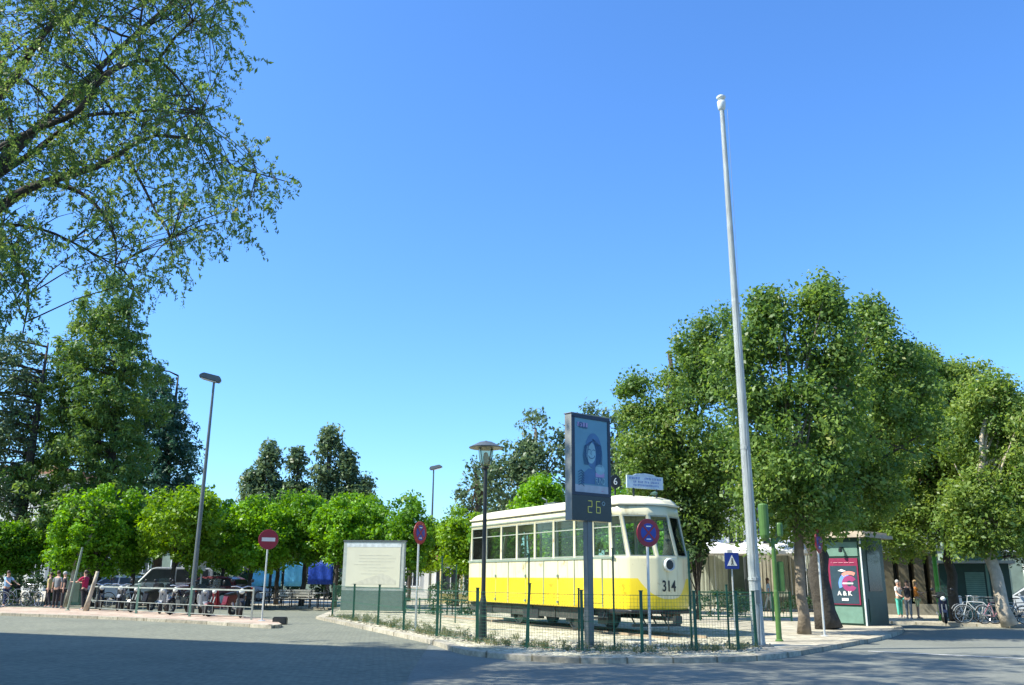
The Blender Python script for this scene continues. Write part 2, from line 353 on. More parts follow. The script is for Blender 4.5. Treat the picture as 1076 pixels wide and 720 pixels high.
# ------------------------------------------------------------------ tram
yel = nmat('tram_paint', (.85,.80,.62), .35)
def trammat():
    m = bpy.data.materials.new('tram_cream_and_yellow'); m.use_nodes = True; t = m.node_tree; N = t.nodes; L = t.links
    b = N['Principled BSDF']; b.inputs['Roughness'].default_value = .38; b.inputs['Coat Weight'].default_value = .25
    tc = N.new('ShaderNodeTexCoord'); sp = N.new('ShaderNodeSeparateXYZ'); L.new(tc.outputs['Object'], sp.inputs[0])
    def math_(op, a, c=None, v=None):
        n = N.new('ShaderNodeMath'); n.operation = op
        for i, q in enumerate((a, c)):
            if q is None: continue
            if isinstance(q, (int, float)): n.inputs[i].default_value = q
            else: L.new(q, n.inputs[i])
        return n.outputs[0]
    X, Y, Z = sp.outputs
    below = math_('LESS_THAN', Z, 1.5)
    ay = math_('DIVIDE', math_('ABSOLUTE', Y), .86); pw = math_('POWER', ay, 2.6)
    lim = math_('ADD', math_('MULTIPLY', pw, .62), .97)
    inU = math_('MULTIPLY', math_('GREATER_THAN', Z, lim), math_('GREATER_THAN', X, 5.0))
    ye = math_('MULTIPLY', below, math_('SUBTRACT', 1.0, inU))
    no = N.new('ShaderNodeTexNoise'); no.inputs['Scale'].default_value = 2.2; no.inputs['Detail'].default_value = 10; no.inputs['Roughness'].default_value = .7
    L.new(tc.outputs['Object'], no.inputs['Vector'])
    mx = N.new('ShaderNodeMix'); mx.data_type = 'RGBA'; L.new(ye, mx.inputs['Factor'])
    mx.inputs[6].default_value = (.64,.60,.38,1); mx.inputs[7].default_value = (.74,.56,.012,1)
    # grime streaks: stretched noise
    mp = N.new('ShaderNodeMapping'); mp.inputs['Scale'].default_value = (5, 5, .6); L.new(tc.outputs['Object'], mp.inputs[0])
    n2 = N.new('ShaderNodeTexNoise'); n2.inputs['Scale'].default_value = 1.4; n2.inputs['Detail'].default_value = 8; L.new(mp.outputs[0], n2.inputs['Vector'])
    r = N.new('ShaderNodeValToRGB'); r.color_ramp.elements[0].position = .56; r.color_ramp.elements[0].color = (1,1,1,1)
    r.color_ramp.elements[1].position = .74; r.color_ramp.elements[1].color = (.62,.55,.42,1); L.new(n2.outputs['Fac'], r.inputs[0])
    mu = N.new('ShaderNodeMix'); mu.data_type = 'RGBA'; mu.blend_type = 'MULTIPLY'; mu.inputs['Factor'].default_value = .8
    L.new(mx.outputs[2], mu.inputs[6]); L.new(r.outputs[0], mu.inputs[7])
    r3 = N.new('ShaderNodeValToRGB'); r3.color_ramp.elements[0].position = .58; r3.color_ramp.elements[0].color = (1,1,1,1)
    r3.color_ramp.elements[1].position = .70; r3.color_ramp.elements[1].color = (.42,.30,.16,1); L.new(no.outputs['Fac'], r3.inputs[0])
    m3 = N.new('ShaderNodeMix'); m3.data_type = 'RGBA'; m3.blend_type = 'MULTIPLY'; m3.inputs['Factor'].default_value = .85
    L.new(mu.outputs[2], m3.inputs[6]); L.new(r3.outputs[0], m3.inputs[7]); L.new(m3.outputs[2], b.inputs['Base Color'])
    return m
TM = trammat()
yaw = atan2(-.883, .469)
tram = thing('tram', 'old yellow and cream tram carriage numbered 314 standing behind the green mesh fence', 'tram', (1.52, 29.6, KZ), yaw)
px = [5.2-t for t in (.40, 1.28, 2.27, 3.47, 4.64, 5.84, 6.96, 8.12, 9.28)]
HW = 1.13
# half outline (y>0), front to rear; pane intervals marked
half = [(5.86,.42),(5.80,.50),(5.50,.93),(5.42,.99),(5.08,1.09)]     # front pillars and panes
panes_half = {(1,2), }
pts = [(5.89,.30),(5.85,.39),(5.52,.97),(5.42,1.04)]
kinds = ['post','pane','post']                # segment after each point
pts.append((4.86, HW-.03)); kinds.append('pane')
last = 4.86
for i, x in enumerate(px):
    pts.append((x-.045 if i else 4.80-.045, HW)); kinds.append('post')
    if i < len(px)-1: pts.append((px[i+1]+.045, HW)); kinds.append('pane')
# rear nose
pts += [(-4.42,1.05),(-4.50,1.0),(-4.88,.62),(-4.94,.54)]; kinds += ['pane','post','pane','post']
N_ = len(pts)
outline = [(x, y) for x, y in pts] + [(x, -y) for x, y in reversed(pts)]
okind = kinds + ['rearpane'] + list(reversed(kinds)) + ['frontpane']
def shape(p, z, inset=0, rake=True):
    x, y = p
    if rake and z > 2.08:
        k = min(1.3, (z-2.08)/1.12)*.36
        if x > 4.7: x -= k*min(1, (x-4.7)/.9)
        if x < -4.1: x += k*min(1, (-4.1-x)/.6)
    if z < 1.0:
        k = (1.0-z)*.25
        if x > 4.9: x -= k*(x-4.9)
    if inset:
        y = math.copysign(max(abs(y)-inset*1.0, 0.0), y) if abs(y) > 1e-4 else y
        lim_f, lim_r = 5.88-.42-inset*1.6, -4.94+.42+inset*1.6
        x = max(min(x, lim_f), lim_r)
    return (x, y, z)
zs = [.68, .72, 1.0, 1.49, 1.51, 2.0, 2.08, 3.2, 3.28, 3.5]
rings = [[shape(p, z) for p in outline] for z in zs]
n = len(outline)
body = MB(); vs = [q for r in rings for q in r]; fs = []
for i in range(len(zs)-1):
    for k in range(n):
        if zs[i] == 2.08 and okind[k] != 'post': continue
        fs.append((i*n+k, (i*n+(k+1)%n), (i+1)*n+(k+1)%n, (i+1)*n+k))
body.add(vs, fs)
ob = body.build('body', TM, tram, smooth='angle'); md = ob.modifiers.new('wall', 'SOLIDIFY'); md.thickness = .045; md.offset = -1
# roof with rounded shoulders
rf = MB(); rz = [(3.47,-.05),(3.52,-.07),(3.535,-.0),(3.60,.05),(3.69,.20),(3.77,.42),(3.83,.70),(3.85,.95)]
rr = [[shape(p, z, ins) if ins > 0 else (lambda q: (q[0]+(.05 if q[0]>0 else -.05)*(-ins*20)**0 * (abs(ins)*14), q[1]*(1-ins*.9), z))(shape(p, 3.5)) for p in outline] for z, ins in rz]
for i, r in enumerate(rr):
    rr[i] = [(q[0], q[1], rz[i][0]) for q in r]
vs = [q for r in rr for q in r]; fs = [(i*n+k, i*n+(k+1)%n, (i+1)*n+(k+1)%n, (i+1)*n+k) for i in range(len(rz)-1) for k in range(n)]
fs.append(tuple((len(rz)-1)*n+k for k in range(n)))
rf.add(vs, fs); roofo = rf.build('roof', nmat('tram_roof_cream', (.66,.62,.45), .6, 0, .06, 2, grime=.3), tram, smooth='angle')
# drip rail, vents on the roof
d = MB(); 
for s in (-1, 1): d.beam((-4.2, s*(HW+.02), 3.29), (4.85, s*(HW+.02), 3.29), .03, .035)
d.build('drip_rail', M['sage'], tram)
d = MB()
for s in (-1, 1): d.beam((-4.3, s*(HW+.012), 2.045), (5.0, s*(HW+.012), 2.045), .03, .06)
d.build('waist_rail', M['sage'], tram)
# panes
frame_m = nmat('window_frame_grey', (.30,.33,.27), .5)
def pane(p0, p1, z0=2.10, z1=3.18, split=True, name='window'):
    a, b_ = shape(p0, z0), shape(p1, z0); c, d_ = shape(p1, z1), shape(p0, z1)
    a, b_, c, d_ = [Vector(q) for q in (a, b_, c, d_)]
    ce = (a+b_+c+d_)/4; nn = (b_-a).cross(d_-a).normalized(); 
    if nn.dot(Vector((ce.x if abs(ce.x) > 4.6 else 0, ce.y, 0))) < 0: nn = -nn
    off = -nn*.03
    q = [v+off for v in (a, b_, c, d_)]
    m = MB(); m.add(q + [v - nn*.006 for v in q], [(0,1,2,3),(7,6,5,4),(0,4,5,1),(1,5,6,2),(2,6,7,3),(3,7,4,0)])
    w = m.build(name, M['glass'], tram)
    f = MB(); ins = [v+nn*.006 for v in q]
    for i in range(4): f.beam(ins[i], ins[(i+1)%4], .045, .03)
    if split:
        f.beam(ins[0].lerp(ins[3], .72), ins[1].lerp(ins[2], .72), .028, .028)
    f.build('window_frame', frame_m, w)
for k in range(n):
    if okind[k] != 'post':
        p0, p1 = outline[k], outline[(k+1)%n]
        endp = okind[k] in ('rearpane', 'frontpane') or abs(p0[0]) > 5.0 or p0[0] < -4.3
        pane(p0, p1, split=not endp, name='windscreen' if endp else 'window')
# blind lowered in the far front pane: brown printed sheet
bl_ = MB(); a, b2 = Vector(shape((5.84,.43),2.2)), Vector(shape((5.54,.94),2.2)); c2, d2 = Vector(shape((5.54,.94),3.1)), Vector(shape((5.84,.43),3.1))
bl_.add([v+Vector((-.07,-.04,0)) for v in (a,b2,c2,d2)] + [v+Vector((-.08,-.05,0)) for v in (a,b2,c2,d2)], [(0,1,2,3),(7,6,5,4),(0,4,5,1),(1,5,6,2),(2,6,7,3),(3,7,4,0)])
bl_.build('window_blind', nmat('brown_printed_blind', (.60,.45,.25), .8, 0, .5, 5), tram)
# panel seams and doors on both sides
d = MB()
for s in (-1, 1):
    for x in (2.93, 1.15, -1.2, -2.95, 4.4): d.box((x, s*(HW+.006), 1.38), (.035, .022, 1.32))
    for x in (2.0, 0.0, -2.1):
        d.box((x, s*(HW+.004), 1.42), (.016, .014, 1.22)); d.box((x, s*(HW+.02), 1.55), (.07,.05,.09)); d.box((x, s*(HW+.02), .80), (.07,.05,.07))
d.build('side_trim', M['sage'], tram)
for s in (-1, 1):
    d = MB(); d.box((3.95, s*(HW+.012), 1.42), (.84, .02, 1.18)); dd = d.build('door', TM, tram)
    h = MB(); h.tube([(3.62, s*(HW+.06), 1.2),(3.62, s*(HW+.09), 1.25),(3.62, s*(HW+.09), 1.95),(3.62, s*(HW+.06), 2.0)], .018); h.build('handrail', M['chrome'], dd)
# floor and seats
d = MB(); d.box((.45, 0, .74), (9.3, 2.05, .07)); d.build('floor', M['dark'], tram)
for s in (-1, 1):
    for i in range(5):
        x = 2.4-1.17*i; d = MB(); d.box((x, s*.68, 1.35), (.42,.7,.08)); d.box((x-.2, s*.68, 1.7), (.05,.7,.75)); d.box((x, s*.68, 1.05), (.06,.5,.55)); d.build('seat', M['brown'], tram, bevel=.01)
# headlight, number
d = MB(); d.lathe([(.0,5.93),(.09,5.95),(.15,5.97),(.17,5.95),(.17,5.84)][::-1], (0,0,0), 24, axis='X')
hl = MB(); hl.lathe([(.17,5.84),(.175,5.97),(.15,5.995),(.135,5.96)], (0,0,1.86), 24, axis='X'); ho = hl.build('headlight', M['galv'], tram, smooth=False)
gl = MB(); gl.lathe([(.135,5.95),(.12,5.965),(.06,5.975),(.001,5.977)], (0,0,1.86), 24, axis='X'); gl.build('lens', M['dark'], ho)
text('314', .40, M['black'], tram, (5.900, 0, 1.29), (pi/2, 0, pi/2), 'number', bold=.006, sx=.78)
# bumper, coupler, lifeguard
d = MB(); cur = [shape(p, .70) for p in outline if p[0] > 4.6]
fr_ = sorted([q for q in cur], key=lambda q: -q[1])
d.tube([(q[0]+.03, q[1]*1.01, .64) for q in fr_], .055, 8); d.build('bumper', M['black'], tram)
d = MB(); d.beam((4.6,0,.45),(6.15,0,.45),.09,.07); d.box((6.2,0,.45),(.14,.22,.2)); d.tube([(6.0,-.18,.5),(6.08,-.2,.35),(6.05,-.18,.2)],.02); d.build('coupler', M['dark'], tram, bevel=.01)
d = MB(); d.beam((5.3,-.8,.28),(5.3,.8,.28),.05,.08)
for y in (-.7,-.35,0,.35,.7): d.beam((5.3,y,.28),(5.0,y,.62),.03)
d.build('lifeguard', M['dark'], tram)
# underframe and truck with four wheels
d = MB()
for s in (-1, 1): d.beam((-4.3,s*.85,.60),(4.9,s*.85,.60),.09,.13)
for x in (-3.5,-1.8,0,1.8,3.5): d.beam((x,-.95,.58),(x,.95,.58),.08,.1)
d.build('underframe', M['dark'], tram)
for s in (-1, 1):  # dark panels added in place of the deep shade below the tram body
    d = MB(); d.box((.3, s*.97, .50), (6.6, .03, .30)); d.box((-3.9, s*.97, .52), (.9, .03, .26))
    for x in (-2.6,-1.2,.2,1.6,3.0): d.beam((x, s*.99, .36), (x, s*.99, .66), .05, .03)
    d.build('undercar_shade_panel', nmat('undercar_shade_dark', (.045,.05,.042), .8, 0, .3, 5), tram)
truck = MB()
for s in (-1, 1):
    truck.beam((-2.0,s*.80,.42),(2.9,s*.80,.42),.08,.12)
    for x in (-1.3,2.2):
        truck.box((x,s*.84,.36),(.26,.14,.26))
        for q in (-.32,.32): truck.lathe([(.07,.42),(.08,.46),(.06,.5),(.08,.54),(.07,.58)],(x+q,s*.82,0),10)
truck.box((.1,-.9,.42),(1.0,.22,.3)); truck.box((-3.0,-.85,.45),(.7,.3,.26)); truck.box((4.1,-.8,.42),(.5,.3,.3))
to = truck.build('truck', M['dark'], tram, bevel=.008)
for x in (-1.3, 2.2):
    for s in (-1, 1):
        w = MB(); w.lathe([(.05,-.07),(.12,-.07),(.13,-.04),(.30,-.035),(.31,-.06),(.36,-.06),(.36,.05),(.39,.055),(.39,.08),(.05,.08)], (x, s*.62, .40), 26, axis='Y'); w.build('wheel', M['grey'], to)
for s in (-1,1):
    d = MB(); d.box((4.0,s*(HW+.02),.42),(.8,.3,.05)); d.beam((3.65,s*1.0,.68),(3.65,s*1.1,.42),.03); d.beam((4.35,s*1.0,.68),(4.35,s*1.1,.42),.03); d.build('step', M['dark'], tram)
# roof board with rows of small lettering, on two brackets
bd = MB(); bd.box((4.95,0,4.15),(.05,1.28,.36)); bd.prism([(-.42,4.33),(.42,4.33),(.3,4.385),(0,4.41),(-.3,4.385)], 4.925, 4.975, 'X')
bo = bd.build('roof_board', nmat('pale_blue_board', (.50,.60,.66), .5), tram, bevel=.008)
d = MB()
for y in (-.4,.4): d.beam((4.95,y,3.74),(4.95,y,3.98),.04)
d.build('bracket', M['dark'], bo)
d = MB(); rs = random.Random(3)
y = -.56
for (z, h, x0, x1) in ((4.255,.06,-.56,.56),(4.155,.05,-.42,.44),(4.06,.05,-.42,.44)):
    y = x0
    while y < x1:
        w = rs.choice([.025,.035,.045])
        if rs.random() > .18:
            d.box((4.979, y+w/2, z), (.006, w*.35, h)); d.box((4.979, y+w*.6, z+rs.choice((-1,1))*h*.38), (.0055, w*.7, h*.22))
        y += w+.014
d.build('small_lettering', nmat('board_blue_letters', (.03,.10,.42), .6), bo)
# route number disc on the roof
d = MB(); d.lathe([(.001,3.30),(.2,3.30),(.2,3.34),(.001,3.34)],(0,.1,4.33),24,axis='X'); d.beam((3.32,.1,3.84),(3.32,.1,4.14),.04)
do = d.build('route_disc', M['black'], tram)
text('6', .3, M['white'], do, (3.345,.1,4.33), (pi/2,0,pi/2), 'route_number')
d = MB(); d.tube([(1.6,-.3,3.84),(1.6,-.3,4.0),(2.1,-.3,4.12)],.02); d.tube([(-.6,0,3.86),(-.6,0,4.05),(-.9,0,4.15)],.02); d.box((0,0,3.88),(.7,.5,.07)); d.build('roof_fittings', M['grey'], tram)
d = MB(); d.lathe([(.02,0),(.08,.02),(.1,.07),(.02,.1)][::1], (5.05,.25,3.8), 12); d.build('roof_lamp', M['kpale'], tram)
# rails under the tram
c, s_ = cos(yaw), sin(yaw)
def T(x, y): return (1.52 + c*x - s_*y, 29.6 + s_*x + c*y)
for s in (-1, 1):
    d = MB(); a = T(-7.5, s*.62); b_ = T(6.6, s*.62); d.beam((*a, KZ+.03), (*b_, KZ+.03), .06, .06); o = d.build('rail', nmat('rusty_rail', (.35,.27,.18), .7)); 
    tag(o, ('rusty rail under the side of the tram nearest the fence' if s < 0 else 'rusty rail under the far side of the tram'), 'rail')
# ------------------------------------------------------------------ fence round the tram
fence = thing('mesh_fence', 'green wire mesh fence with metal posts running round the tram enclosure', 'fence', (0,0,0))
low = [(349,648.5),(371,652.5),(397,657),(424,662.5),(459,669),(501,675.5),(553,681.5),(612,685.5),(675,687),(732,685.5),(776,684.2),(795,681)]
lowp = [G(u,v,KZ) for u,v in low]
def post(p, h, w, lean=(0,0)):
    m = MB(); m.beam((0,0,-.02),(lean[0]*h,lean[1]*h,h),w*.85,w*.85); m.box((lean[0]*h,lean[1]*h,h+.01),(w*1.2,w*1.2,.02)); o = m.build('post', M['green'], fence); o.location = p
for i, p in enumerate(lowp):
    post(p, 1.22+.12*(i in (4,6)), .07 if i not in (4,5) else .085, (.05,0) if i==6 else (random.uniform(-.01,.01),0))
for (u,v,h) in ((462,668,2.0),(478,655,1.9),(555.5,680.5,1.98),(609,684,1.25),(646.5,683.5,2.1),(728.5,685,2.05),(768,683,1.35)):
    post(G(u,v,KZ)+Vector((0,.12,0)), h, .045)
wireM = nmat('green_wire', (.03,.12,.07), .5, .2)
for i in range(len(lowp)-1):
    a, b_ = lowp[i], lowp[i+1]; L_ = (b_-a).length; d = (b_-a)/L_; m = MB()
    k = int(L_/.07)
    for j in range(1, k): 
        q = a + d*(L_*j/k); m.beam(q+Vector((0,0,.04)), q+Vector((0,0,1.14)), .0042)
    for j in range(16): 
        z = .05+j*.0725; m.beam(a+Vector((0,0,z)), b_+Vector((0,0,z)), .0042)
    for z in (.05,.6,1.14): m.beam(a+Vector((0,.006,z)), b_+Vector((0,.006,z)), .012)
    m.build('wire_panel', wireM, fence)

# green railings beyond the tram
def railing(name, label, a, b_, n, h, mat, fill=.12, cat='railing'):
    t = thing(name, label, cat)
    for i in range(n+1):
        p = a.lerp(b_, i/n); m = MB(); m.beam((0,0,0),(0,0,h+.05),.06); m.build('post', mat, t, loc=p)
    m = MB(); up = Vector((0,0,1))
    m.beam(a+up*h, b_+up*h, .05); m.beam(a+up*.15, b_+up*.15, .04)
    k = int((b_-a).length/fill) if fill else 0
    for j in range(k): q = a.lerp(b_, (j+.5)/k); m.beam(q+up*.15, q+up*h, .014)
    m.build('rails', mat, t); return t
railing('green_railing', 'low green railing beyond the tram on the left behind the gravel', G(426,645,KZ), G(500,647,KZ), 5, .6, M['green'], .2)
railing('green_railing', 'dark green railing by the hedge to the right of the tram nose', G(736,652,KZ), G(832,653,KZ), 5, 1.05, M['green'], .12)

# ------------------------------------------------------------------ flagpole
p = G(797.5,679,KZ); t = thing('flagpole', 'very tall bare silver flagpole at the kerb beside the fence', 'flagpole', p)
top = P(758,103,p.y).z - KZ
m = MB(); hs_ = [0,.02,1.5,4,7,10,top-.35]; rs_ = [.155,.15,.135,.12,.10,.08,.06]
m.tube([(-.13*z/top,0,z) for z in hs_], rs_, 12)
for z in (1.5, 4.6, 8.4): m.lathe([(.155-z*.009,z-.04),(.165-z*.009,z-.035),(.165-z*.009,z+.035),(.15-z*.009,z+.04)],(-.13*z/top,0,0),12); m.build('shaft', M['galv'], t)
m = MB(); m.lathe([(.05,top-.4),(.10,top-.34),(.115,top-.2),(.115,top-.12),(.05,top-.08),(.03,top-.06)],n=14); m.lathe([(.03,top-.07),(.10,top-.04),(.13,top+.02),(.08,top+.06),(.01,top+.08)],n=14); o = m.build('finial', M['galv'], t, smooth=True); o.location.x = -.13
m = MB(); m.box((0,0,.015),(.55,.55,.03)); 
for x in (-.2,.2):
    for y in (-.2,.2): m.lathe([(.02,.03),(.02,.07),(.001,.08)],(x,y,0),6)
m.build('base_plate', M['grey'], t)
m = MB(); m.box((0,-.15,1.1),(.1,.02,.3)); m.tube([(.0,-.17,1.4),(.0,-.09,top-.4)],.005,5); m.build('halyard', M['grey'], t)

# ------------------------------------------------------------------ advertising totem with thermometer
p = G(620,680,KZ); t = thing('advertising_totem', 'tall grey advertising column with a poster of a smiling face and a 26 degree display', 'advertising sign', p)
t.rotation_euler.z = radians(38)   # front panel turned to the right
cx_, Z0, Z1 = 0, P(620,548,p.y).z-KZ, P(620,438,p.y).z-KZ
zt = P(620,521,p.y).z-KZ; wd = 1.22; dp = .24
m = MB(); m.box((-.02,0,Z0/2),(.17,.15,Z0)); m.box((-.02,0,.02),(.5,.45,.04)); m.build('column', M['grey'], t, bevel=.006)
m = MB(); m.box((0,0,(Z0+Z1)/2),(wd,dp,Z1-Z0)); m.box((0,0,Z1+.012),(wd+.04,dp+.04,.024)); m.build('cabinet', nmat('totem_shell', (.24,.25,.23), .5, .1, .15, 3, grime=.4), t, bevel=.008)
fz = -dp/2
m = MB()
for (c, s) in (((0,fz-.012,Z1-.045),(wd,.02,.09)),((0,fz-.012,zt+.02),(wd,.02,.07)),((-wd/2+.04,fz-.012,(zt+Z1)/2),(.08,.02,Z1-zt-.12)),((wd/2-.04,fz-.012,(zt+Z1)/2),(.08,.02,Z1-zt-.12))): m.box(c, s)
m.build('frame', nmat('navy_frame', (.008,.02,.045), .4), t)
pc = (zt+.055+Z1-.09)/2; ph = (Z1-.09)-(zt+.055); pw = wd-.16
def flat(name, mat, parts, y, parent):
    m = MB()
    for poly in parts: m.prism(poly, y, y-.004, 'Y')
    return m.build(name, mat, parent)
rect = lambda x0,z0,x1,z1: [(x0,z0),(x1,z0),(x1,z1),(x0,z1)]
po = flat('poster', nmat('poster_teal', (.10,.25,.33), .35, 0, .06, 3), [rect(-pw/2,pc-ph/2,pw/2,pc+ph/2)], fz-.002, t)
ink = nmat('poster_ink', (.02,.08,.17), .4); ink2 = nmat('poster_midblue', (.045,.14,.28), .4); pale = nmat('poster_pale', (.20,.38,.44), .4)
def ell(cx, cz, rx, rz, n=28, a0=0, a1=2*pi): return [(cx+rx*cos(a0+(a1-a0)*i/n), cz+rz*sin(a0+(a1-a0)*i/n)) for i in range(n)]
hc = (.03, pc+.10)
flat('drawn_hair', ink2, [ell(hc[0]+.04,hc[1]+.02,.26,.42), ], fz-.007, po)
flat('drawn_shoulders', ink2, [[(-.34,pc-ph/2+.2),(.38,pc-ph/2+.2),(.32,pc-.42),(.12,pc-.30),(-.1,pc-.30),(-.26,pc-.42)]], fz-.0075, po)
flat('drawn_face', pale, [ell(hc[0]-.05,hc[1]-.03,.15,.25)], fz-.012, po)
m = MB()
def line(pts, w, y):
    for a, b_ in zip(pts[:-1], pts[1:]):
        m.beam((a[0],y,a[1]),(b_[0],y,b_[1]),.004,w)
Y_ = fz-.018
for k in range(5): line([(hc[0]+.01+.0*k, hc[1]+.26), (hc[0]-.12-.03*k, hc[1]+.12), (hc[0]-.17-.03*k,hc[1]-.1),(hc[0]-.13-.03*k,hc[1]-.32)], .012, Y_)
for k in range(6): line([(hc[0]+.01, hc[1]+.3), (hc[0]+.1+.035*k, hc[1]+.16), (hc[0]+.13+.035*k,hc[1]-.1),(hc[0]+.11+.035*k,hc[1]-.34)], .012, Y_)
line([(hc[0]-.14,hc[1]+.03),(hc[0]-.10,hc[1]+.05),(hc[0]-.06,hc[1]+.03)],.014,Y_); line([(hc[0]-.0,hc[1]+.03),(hc[0]+.04,hc[1]+.05),(hc[0]+.08,hc[1]+.03)],.014,Y_)
line([(hc[0]-.04,hc[1]+.02),(hc[0]-.055,hc[1]-.06),(hc[0]-.03,hc[1]-.07)],.008,Y_)
line([(hc[0]-.13,hc[1]-.10),(hc[0]-.09,hc[1]-.15),(hc[0]-.03,hc[1]-.165),(hc[0]+.04,hc[1]-.14),(hc[0]+.07,hc[1]-.09)],.016,Y_)
for k in range(6): line([(-.42,pc-.40-.06*k),(-.33,pc-.35-.06*k),(-.24,pc-.42-.06*k)],.016,Y_)
m.build('drawn_lines', ink, po)
flat('poster_panel', pale, [ell(.26,pc-.30,.15,.12)], fz-.014, po)
flat('poster_bar', nmat('poster_mauve', (.33,.26,.45), .4), [rect(.12,pc-.48,.40,pc-.38), rect(-.44,pc+.66,-.12,pc+.76)], fz-.0135, po)
flat('poster_foot', nmat('poster_foot_grey', (.34,.38,.42), .4), [rect(-pw/2,pc-ph/2,pw/2,pc-ph/2+.17)], fz-.0065, po)
text('€LL', .17, ink, po, (-.27, fz-.02, pc+ph/2-.17), (pi/2,0,0), bold=.004)
text('FUND', .21, pale, po, (.26, fz-.02, pc-.58), (pi/2,0,0), sx=.55, bold=.003)
text('...', .1, nmat('poster_magenta', (.45,.05,.25), .4), po, (.33, fz-.02, pc-ph/2+.08), (pi/2,0,0))
m = MB(); m.box((0,fz-.01,(Z0+zt-.02)/2),(wd,.02,zt-.02-Z0)); dpn = m.build('display', nmat('display_black', (.006,.014,.018), .25), t)
led = emis('led_green_yellow', (.30,.34,.07), .22); ledg = nmat('led_grey', (.22,.30,.30), .5)
zd = (Z0+zt)/2+.03
def seg(ch, x, parent):
    m = MB(); w, h, s = .12, .26, .016; y = fz-.024
    S = dict(a=(0,h/2,w,s), g=(0,0,w,s), d=(0,-h/2,w,s), b=(w/2,h/4,s,h/2), c=(w/2,-h/4,s,h/2), e=(-w/2,-h/4,s,h/2), f=(-w/2,h/4,s,h/2))
    for k in {'2':'abged','6':'afgedc'}[ch]:
        c = S[k]; m.box((x+c[0], y-.0007*ord(k)%.003, zd+c[1]), (c[2]*.98, .006, c[3]*.98))
    m.build('digit', led, parent)
seg('2', -.08, dpn); seg('6', .18, dpn)
m = MB(); m.torus((.35,fz-.024,zd+.09),.04,.011,'Y',16,6,.4); m.build('degree_mark', ledg, dpn)

# ------------------------------------------------------------------ street lantern
p = G(507,674,KZ); t = thing('street_lantern', 'dark street lantern with a conical hat standing at the kerb near the tram rear', 'street lamp', p)
zt = P(512,463,p.y).z-KZ
m = MB(); m.lathe([(.16,0),(.16,.05),(.10,.09),(.085,.9),(.065,1.0),(.055,1.05),(.045,zt-.75),(.055,zt-.7),(.04,zt-.66)],n=14); m.build('pole', M['dark'], t, smooth=False)
m = MB(); m.lathe([(.05,zt-.68),(.14,zt-.60),(.17,zt-.42),(.19,zt-.20),(.18,zt-.17)],n=18); m.build('lantern_glass', glassmat('lantern_glass', (.75,.75,.6), .1), t)
m = MB(); m.lathe([(.02,zt-.6),(.06,zt-.56),(.07,zt-.42),(.05,zt-.32),(.02,zt-.3)],n=12); m.build('bulb', M['lens'], t)
m = MB(); m.lathe([(.42,zt-.20),(.43,zt-.175),(.26,zt-.09),(.16,zt-.04),(.05,zt-.02),(.01,zt)],n=24); m.build('hat', M['grey'], t)
m = MB()
for k in range(4): a = pi/4+k*pi/2; m.beam((.10*cos(a),.10*sin(a),zt-.64),(.2*cos(a),.2*sin(a),zt-.19),.012)
m.lathe([(.07,zt-.72),(.10,zt-.69),(.07,zt-.66)],n=14); m.build('cage', M['dark'], t)

# ------------------------------------------------------------------ tall lamp posts
def lamp_post(base, h, label, rz, r=.07):
    t = thing('lamp_post', label, 'street lamp', base, rz, 'tall lamp posts in the square')
    m = MB(); m.tube([(0,0,0),(0,0,.4),(0,0,.42),(0,0,h)],[r*1.6,r*1.6,r*1.2,r*.55],10); m.build('pole', M['grey'], t)
    m = MB(); m.prism([(-.5,-.02),(.32,-.14),(.40,-.02),(.30,.12),(-.35,.18),(-.5,.08)], -.17, .17, 'Y'); o = m.build('lamp_head', M['grey'], t, bevel=.02); o.location = (-.1,0,h+.08); o.rotation_euler = (0,radians(6),0)
    m = MB(); m.box((-.1,0,-.1),(.6,.26,.02), ry=radians(8)); m.build('lens', M['lens'], o)
    return t
p = G(200,646,KZ); lamp_post(p, P(222,400,p.y).z-KZ, 'tall grey street lamp rising above the railing of parked motorbikes', radians(15), .085)
p = Vector(P(452,604,62)); p.z = KZ; lamp_post(p, P(459,493,62).z-KZ, 'distant street lamp between the orange trees and the tram rear', radians(170), .085)

